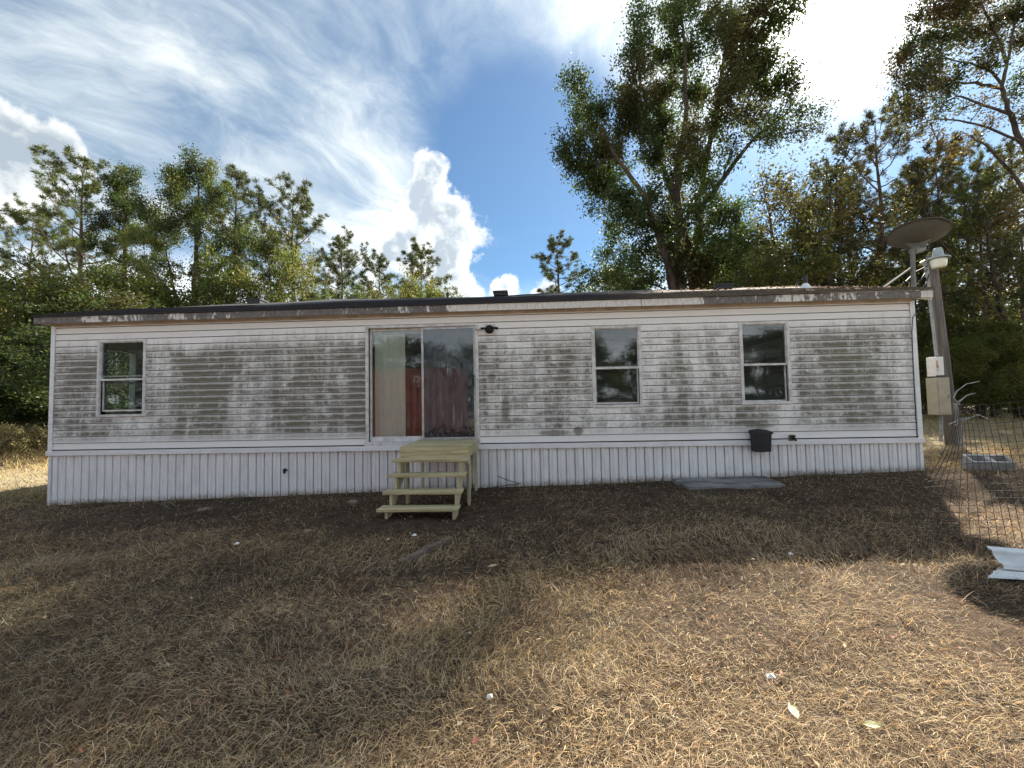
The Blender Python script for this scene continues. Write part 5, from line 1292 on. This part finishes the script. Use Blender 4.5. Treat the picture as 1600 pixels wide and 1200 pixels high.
# ------------------------------------------------------------------ grass
def build_grass():
    r = np.random.default_rng(101)
    def blades(name, X, Y, Ln, Wd, el0, curl, tint, label, az=None, cut=3.2):
        az_all = r.uniform(0, 2*math.pi, len(X)) if az is None else az
        VV, FF, TT = [], [], []; off = 0
        for seg, sel in ((3, Y < cut), (2, Y >= cut)):
            n = int(sel.sum())
            if n == 0: continue
            x_, y_, L_, W_, el, cu = X[sel], Y[sel], Ln[sel], Wd[sel], el0[sel].copy(), curl[sel]*3/seg
            Z = zg(x_, y_); P = np.stack([x_, y_, Z-.004], 1); pts = [P]
            azc = az_all[sel].copy(); tw = r.normal(size=n)*.55
            for s_ in range(seg):
                d = np.stack([np.cos(azc)*np.cos(el), np.sin(azc)*np.cos(el), np.sin(el)], 1); P = P+d*(L_/seg)[:, None]; pts.append(P)
                el = el-cu; azc = azc+tw
            pts = [np.stack([p[:, 0], p[:, 1], np.maximum(p[:, 2], Z+.003)], 1) for p in pts]
            rollv = r.uniform(0, 2*math.pi, n); side = np.stack([np.cos(rollv), np.sin(rollv), .5*np.sin(rollv*3)], 1)
            prof = (1, .95, .7, .12) if seg == 3 else (1, .85, .12)
            Vs = []
            for s_, p in enumerate(pts):
                w = W_*prof[s_]*.5; Vs += [p-side*w[:, None], p+side*w[:, None]]
            k = 2*(seg+1); VV.append(np.stack(Vs, 1).reshape(-1, 3)); b = (np.arange(n)*k)[:, None]+off
            FF += [b+np.array([[2*s_, 2*s_+1, 2*s_+3, 2*s_+2]]) for s_ in range(seg)]
            TT.append(np.repeat(np.clip(tint[sel], .005, .9), k, 0)); off += n*k
        tag(obj(name, np.concatenate(VV), np.concatenate(FF), M_DRY, tint=np.concatenate(TT)), label, 'grass', kind='stuff')
    n = 340000
    # spread evenly over the picture: denser close by
    u = r.random(n); y = 1.0*(9.5/1.0)**(u**.82); y = y+r.normal(size=n)*.02
    x = (r.random(n)*2-1)*(1.55*y+1.2) - .04*y
    keep = ~((y > YF-.01) & (x > XL-.02) & (x < XR+.02))
    keep &= ~((x > 2.36) & (x < 3.92) & (y > 6.42))
    # bare trodden soil near the steps, along the wall and in scattered patches
    bare = np.exp(-((x+1.5)**2/1.6+(y-5.2)**2/.35))*.85 + .16*sstep(5.0, 6.6, y)*(x > XL)*(x < XR) + .55*sstep(.60, .78, vnoise(x, y, .7, 21))
    keep &= r.random(n) > np.clip(bare, 0, .92)*sstep(-12, -8.5, x)
    x, y = x[keep], y[keep]; n = len(x)
    p1 = vnoise(x, y, 1.6, 31); p2 = vnoise(x, y, .5, 32); p3 = vnoise(x, y, 3.2, 33); p4 = vnoise(x, y, .22, 34)
    straw = np.array([.57, .43, .255]); gold = np.array([.54, .40, .20]); brown = np.array([.29, .185, .105]); grey = np.array([.46, .39, .29]); olive = np.array([.28, .27, .15]); rust = np.array([.36, .21, .13])
    c = straw*np.ones((n, 1))
    f = sstep(.45, .75, p1)[:, None]; c = c*(1-f)+gold*f
    f = (sstep(.40, .75, p2)*.75)[:, None]; c = c*(1-f)+brown*f
    f = (r.random(n) < .22)[:, None]*.8; c = c*(1-f)+grey*f
    f = (sstep(.66, .85, p4)*.5*(p3 > .5))[:, None]; c = c*(1-f)+rust*f
    gr = np.clip(sstep(-1.2, -3.2, x+.0*y)*sstep(5.5, 2.0, y)*.55 + sstep(.62, .85, p3)*.35*(x < -1) + .9*sstep(-8.0, -9.5, x)*.6, 0, .8)
    f = (gr*(r.random(n)))[:, None]; c = c*(1-f)+olive*f
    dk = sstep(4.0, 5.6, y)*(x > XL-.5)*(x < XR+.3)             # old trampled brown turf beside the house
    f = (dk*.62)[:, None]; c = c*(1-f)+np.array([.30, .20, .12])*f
    c = c*(.32+1.15*r.random((n, 1))**1.2)
    cr_ = (r.random(n) < .14)[:, None]*.8; c = c*(1-cr_)+np.array([.70, .61, .43])*cr_
    sc = np.clip(y/3.2, .85, 2.6)
    Ln = (.030+.12*r.random(n)**2.0)*(.8+.45*p1)*(1-.45*dk)*np.clip(sc, 1, 1.3)
    Wd = (.0014+.0022*r.random(n)**1.5)*sc
    comb = vnoise(x, y, 1.3, 55)*6.28*1.5; az = np.where(r.random(n) < .55, comb+r.normal(size=n)*.7, r.uniform(0, 6.28, n))
    blades('grass', x, y, Ln, Wd, r.uniform(.15, 1.25, n), r.uniform(.1, .75, n), c, 'dry tan lawn grass covering the yard in front of the house', az)
    # taller rough grass and weeds further off, both ends of the house
    n = 46000
    x = np.concatenate([r.uniform(-34, -9.0, n//2), r.uniform(6.8, 30, n//2)]); y = np.concatenate([7.5+r.random(n//2)**1.4*17, 7.4+r.random(n//2)**1.4*16])
    k = np.abs(x) < 2.2*y+3; x, y = x[k], y[k]; n = len(x)
    p = vnoise(x, y, 2.2, 41); tall = (x < -8)*sstep(11.5, 13.5, y)*(1-sstep(17, 19, y))
    c = np.array([.46, .37, .19])*(1-p[:, None]*.5)+np.array([.22, .22, .09])*p[:, None]*.5
    f = (tall*.8)[:, None]; c = c*(1-f)+np.array([.52, .40, .20])*f
    f = ((x < -8)*(y < 11.5)*.55)[:, None]; c = c*(1-f)+np.array([.17, .19, .08])*f
    c *= (.65+.6*r.random((n, 1)))
    blades('rough_grass', x, y, (.10+.12*r.random(n))*(1+tall*2.2), (.010+.008*r.random(n))*np.clip(y/12, .8, 1.6), r.uniform(.5, 1.4, n), r.uniform(.1, .5, n), c, 'rough sunlit grass beyond both ends of the house')
    n = 5200; x = r.uniform(XL-.2, XR+.1, n); y = YF-.03-np.abs(r.normal(size=n))*.10
    cl_ = vnoise(x, y*0, .35, 61); k = (r.random(n) < .15+.85*sstep(.45, .8, cl_)) & ~((x > 2.3) & (x < 4.0)); x, y = x[k], y[k]; n = len(x)
    c = np.where((r.random(n) < .3)[:, None], np.array([[.16, .17, .07]]), np.array([[.26, .19, .12]]))*(.6+.7*r.random((n, 1)))
    blades('wall_weeds', x, y, .04+.12*r.random(n)**2, .004+.004*r.random(n), r.uniform(.7, 1.5, n), r.uniform(.05, .4, n), c, 'thin weeds growing along the foot of the skirting', cut=0)
    # leaf litter on the lawn and on the right part of the roof
    def litter(name, x, y, z, s, tint, label):
        acc = Acc(); n = len(x); Pp = np.stack([x, y, z], 1)
        a = unit(np.stack([r.normal(size=n), r.normal(size=n), r.normal(size=n)*.3], 1)); b = unit(np.cross(a, np.stack([r.normal(size=n)*.3, r.normal(size=n)*.3, np.ones(n)], 1)))
        l = (s*(.6+.8*r.random(n)))[:, None]
        V = np.stack([Pp-a*l*.5, Pp+b*l*.25+np.array([0, 0, .004]), Pp+a*l*.5, Pp-b*l*.25], 1).reshape(-1, 3)
        tag(obj(name, V, np.arange(n*4).reshape(n, 4), M_DRY, tint=np.repeat(tint, 4, 0)), label, 'leaves', kind='stuff')
    n = 1500; y = 1.2+r.random(n)**.8*6.3; x = (r.random(n)*2-1)*(1.4*y+1); k = ~((y > YF-.05) & (x > XL) & (x < XR)); x, y = x[k], y[k]; n = len(x)
    pal = np.array([(.30, .20, .12), (.22, .13, .08), (.42, .33, .22), (.26, .12, .07), (.2, .14, .1)])
    litter('leaf_litter', x, y, zg(x, y)+.02+.03*r.random(n), .035, pal[r.integers(0, 5, n)]*(.7+.6*r.random((n, 1))), 'small fallen leaves scattered over the lawn')
    n = 320; x = 6.65-4.2*r.random(n)**1.4; y = 7.0+3.7*r.random(n)
    litter('roof_leaves', x, y, 3.268+(y-7.02)*.2917+.014, .07, np.array([(.24, .19, .14)])*(.4+1.0*r.random((n, 1))), 'dry leaves scattered over the right part of the roof')
build_grass()
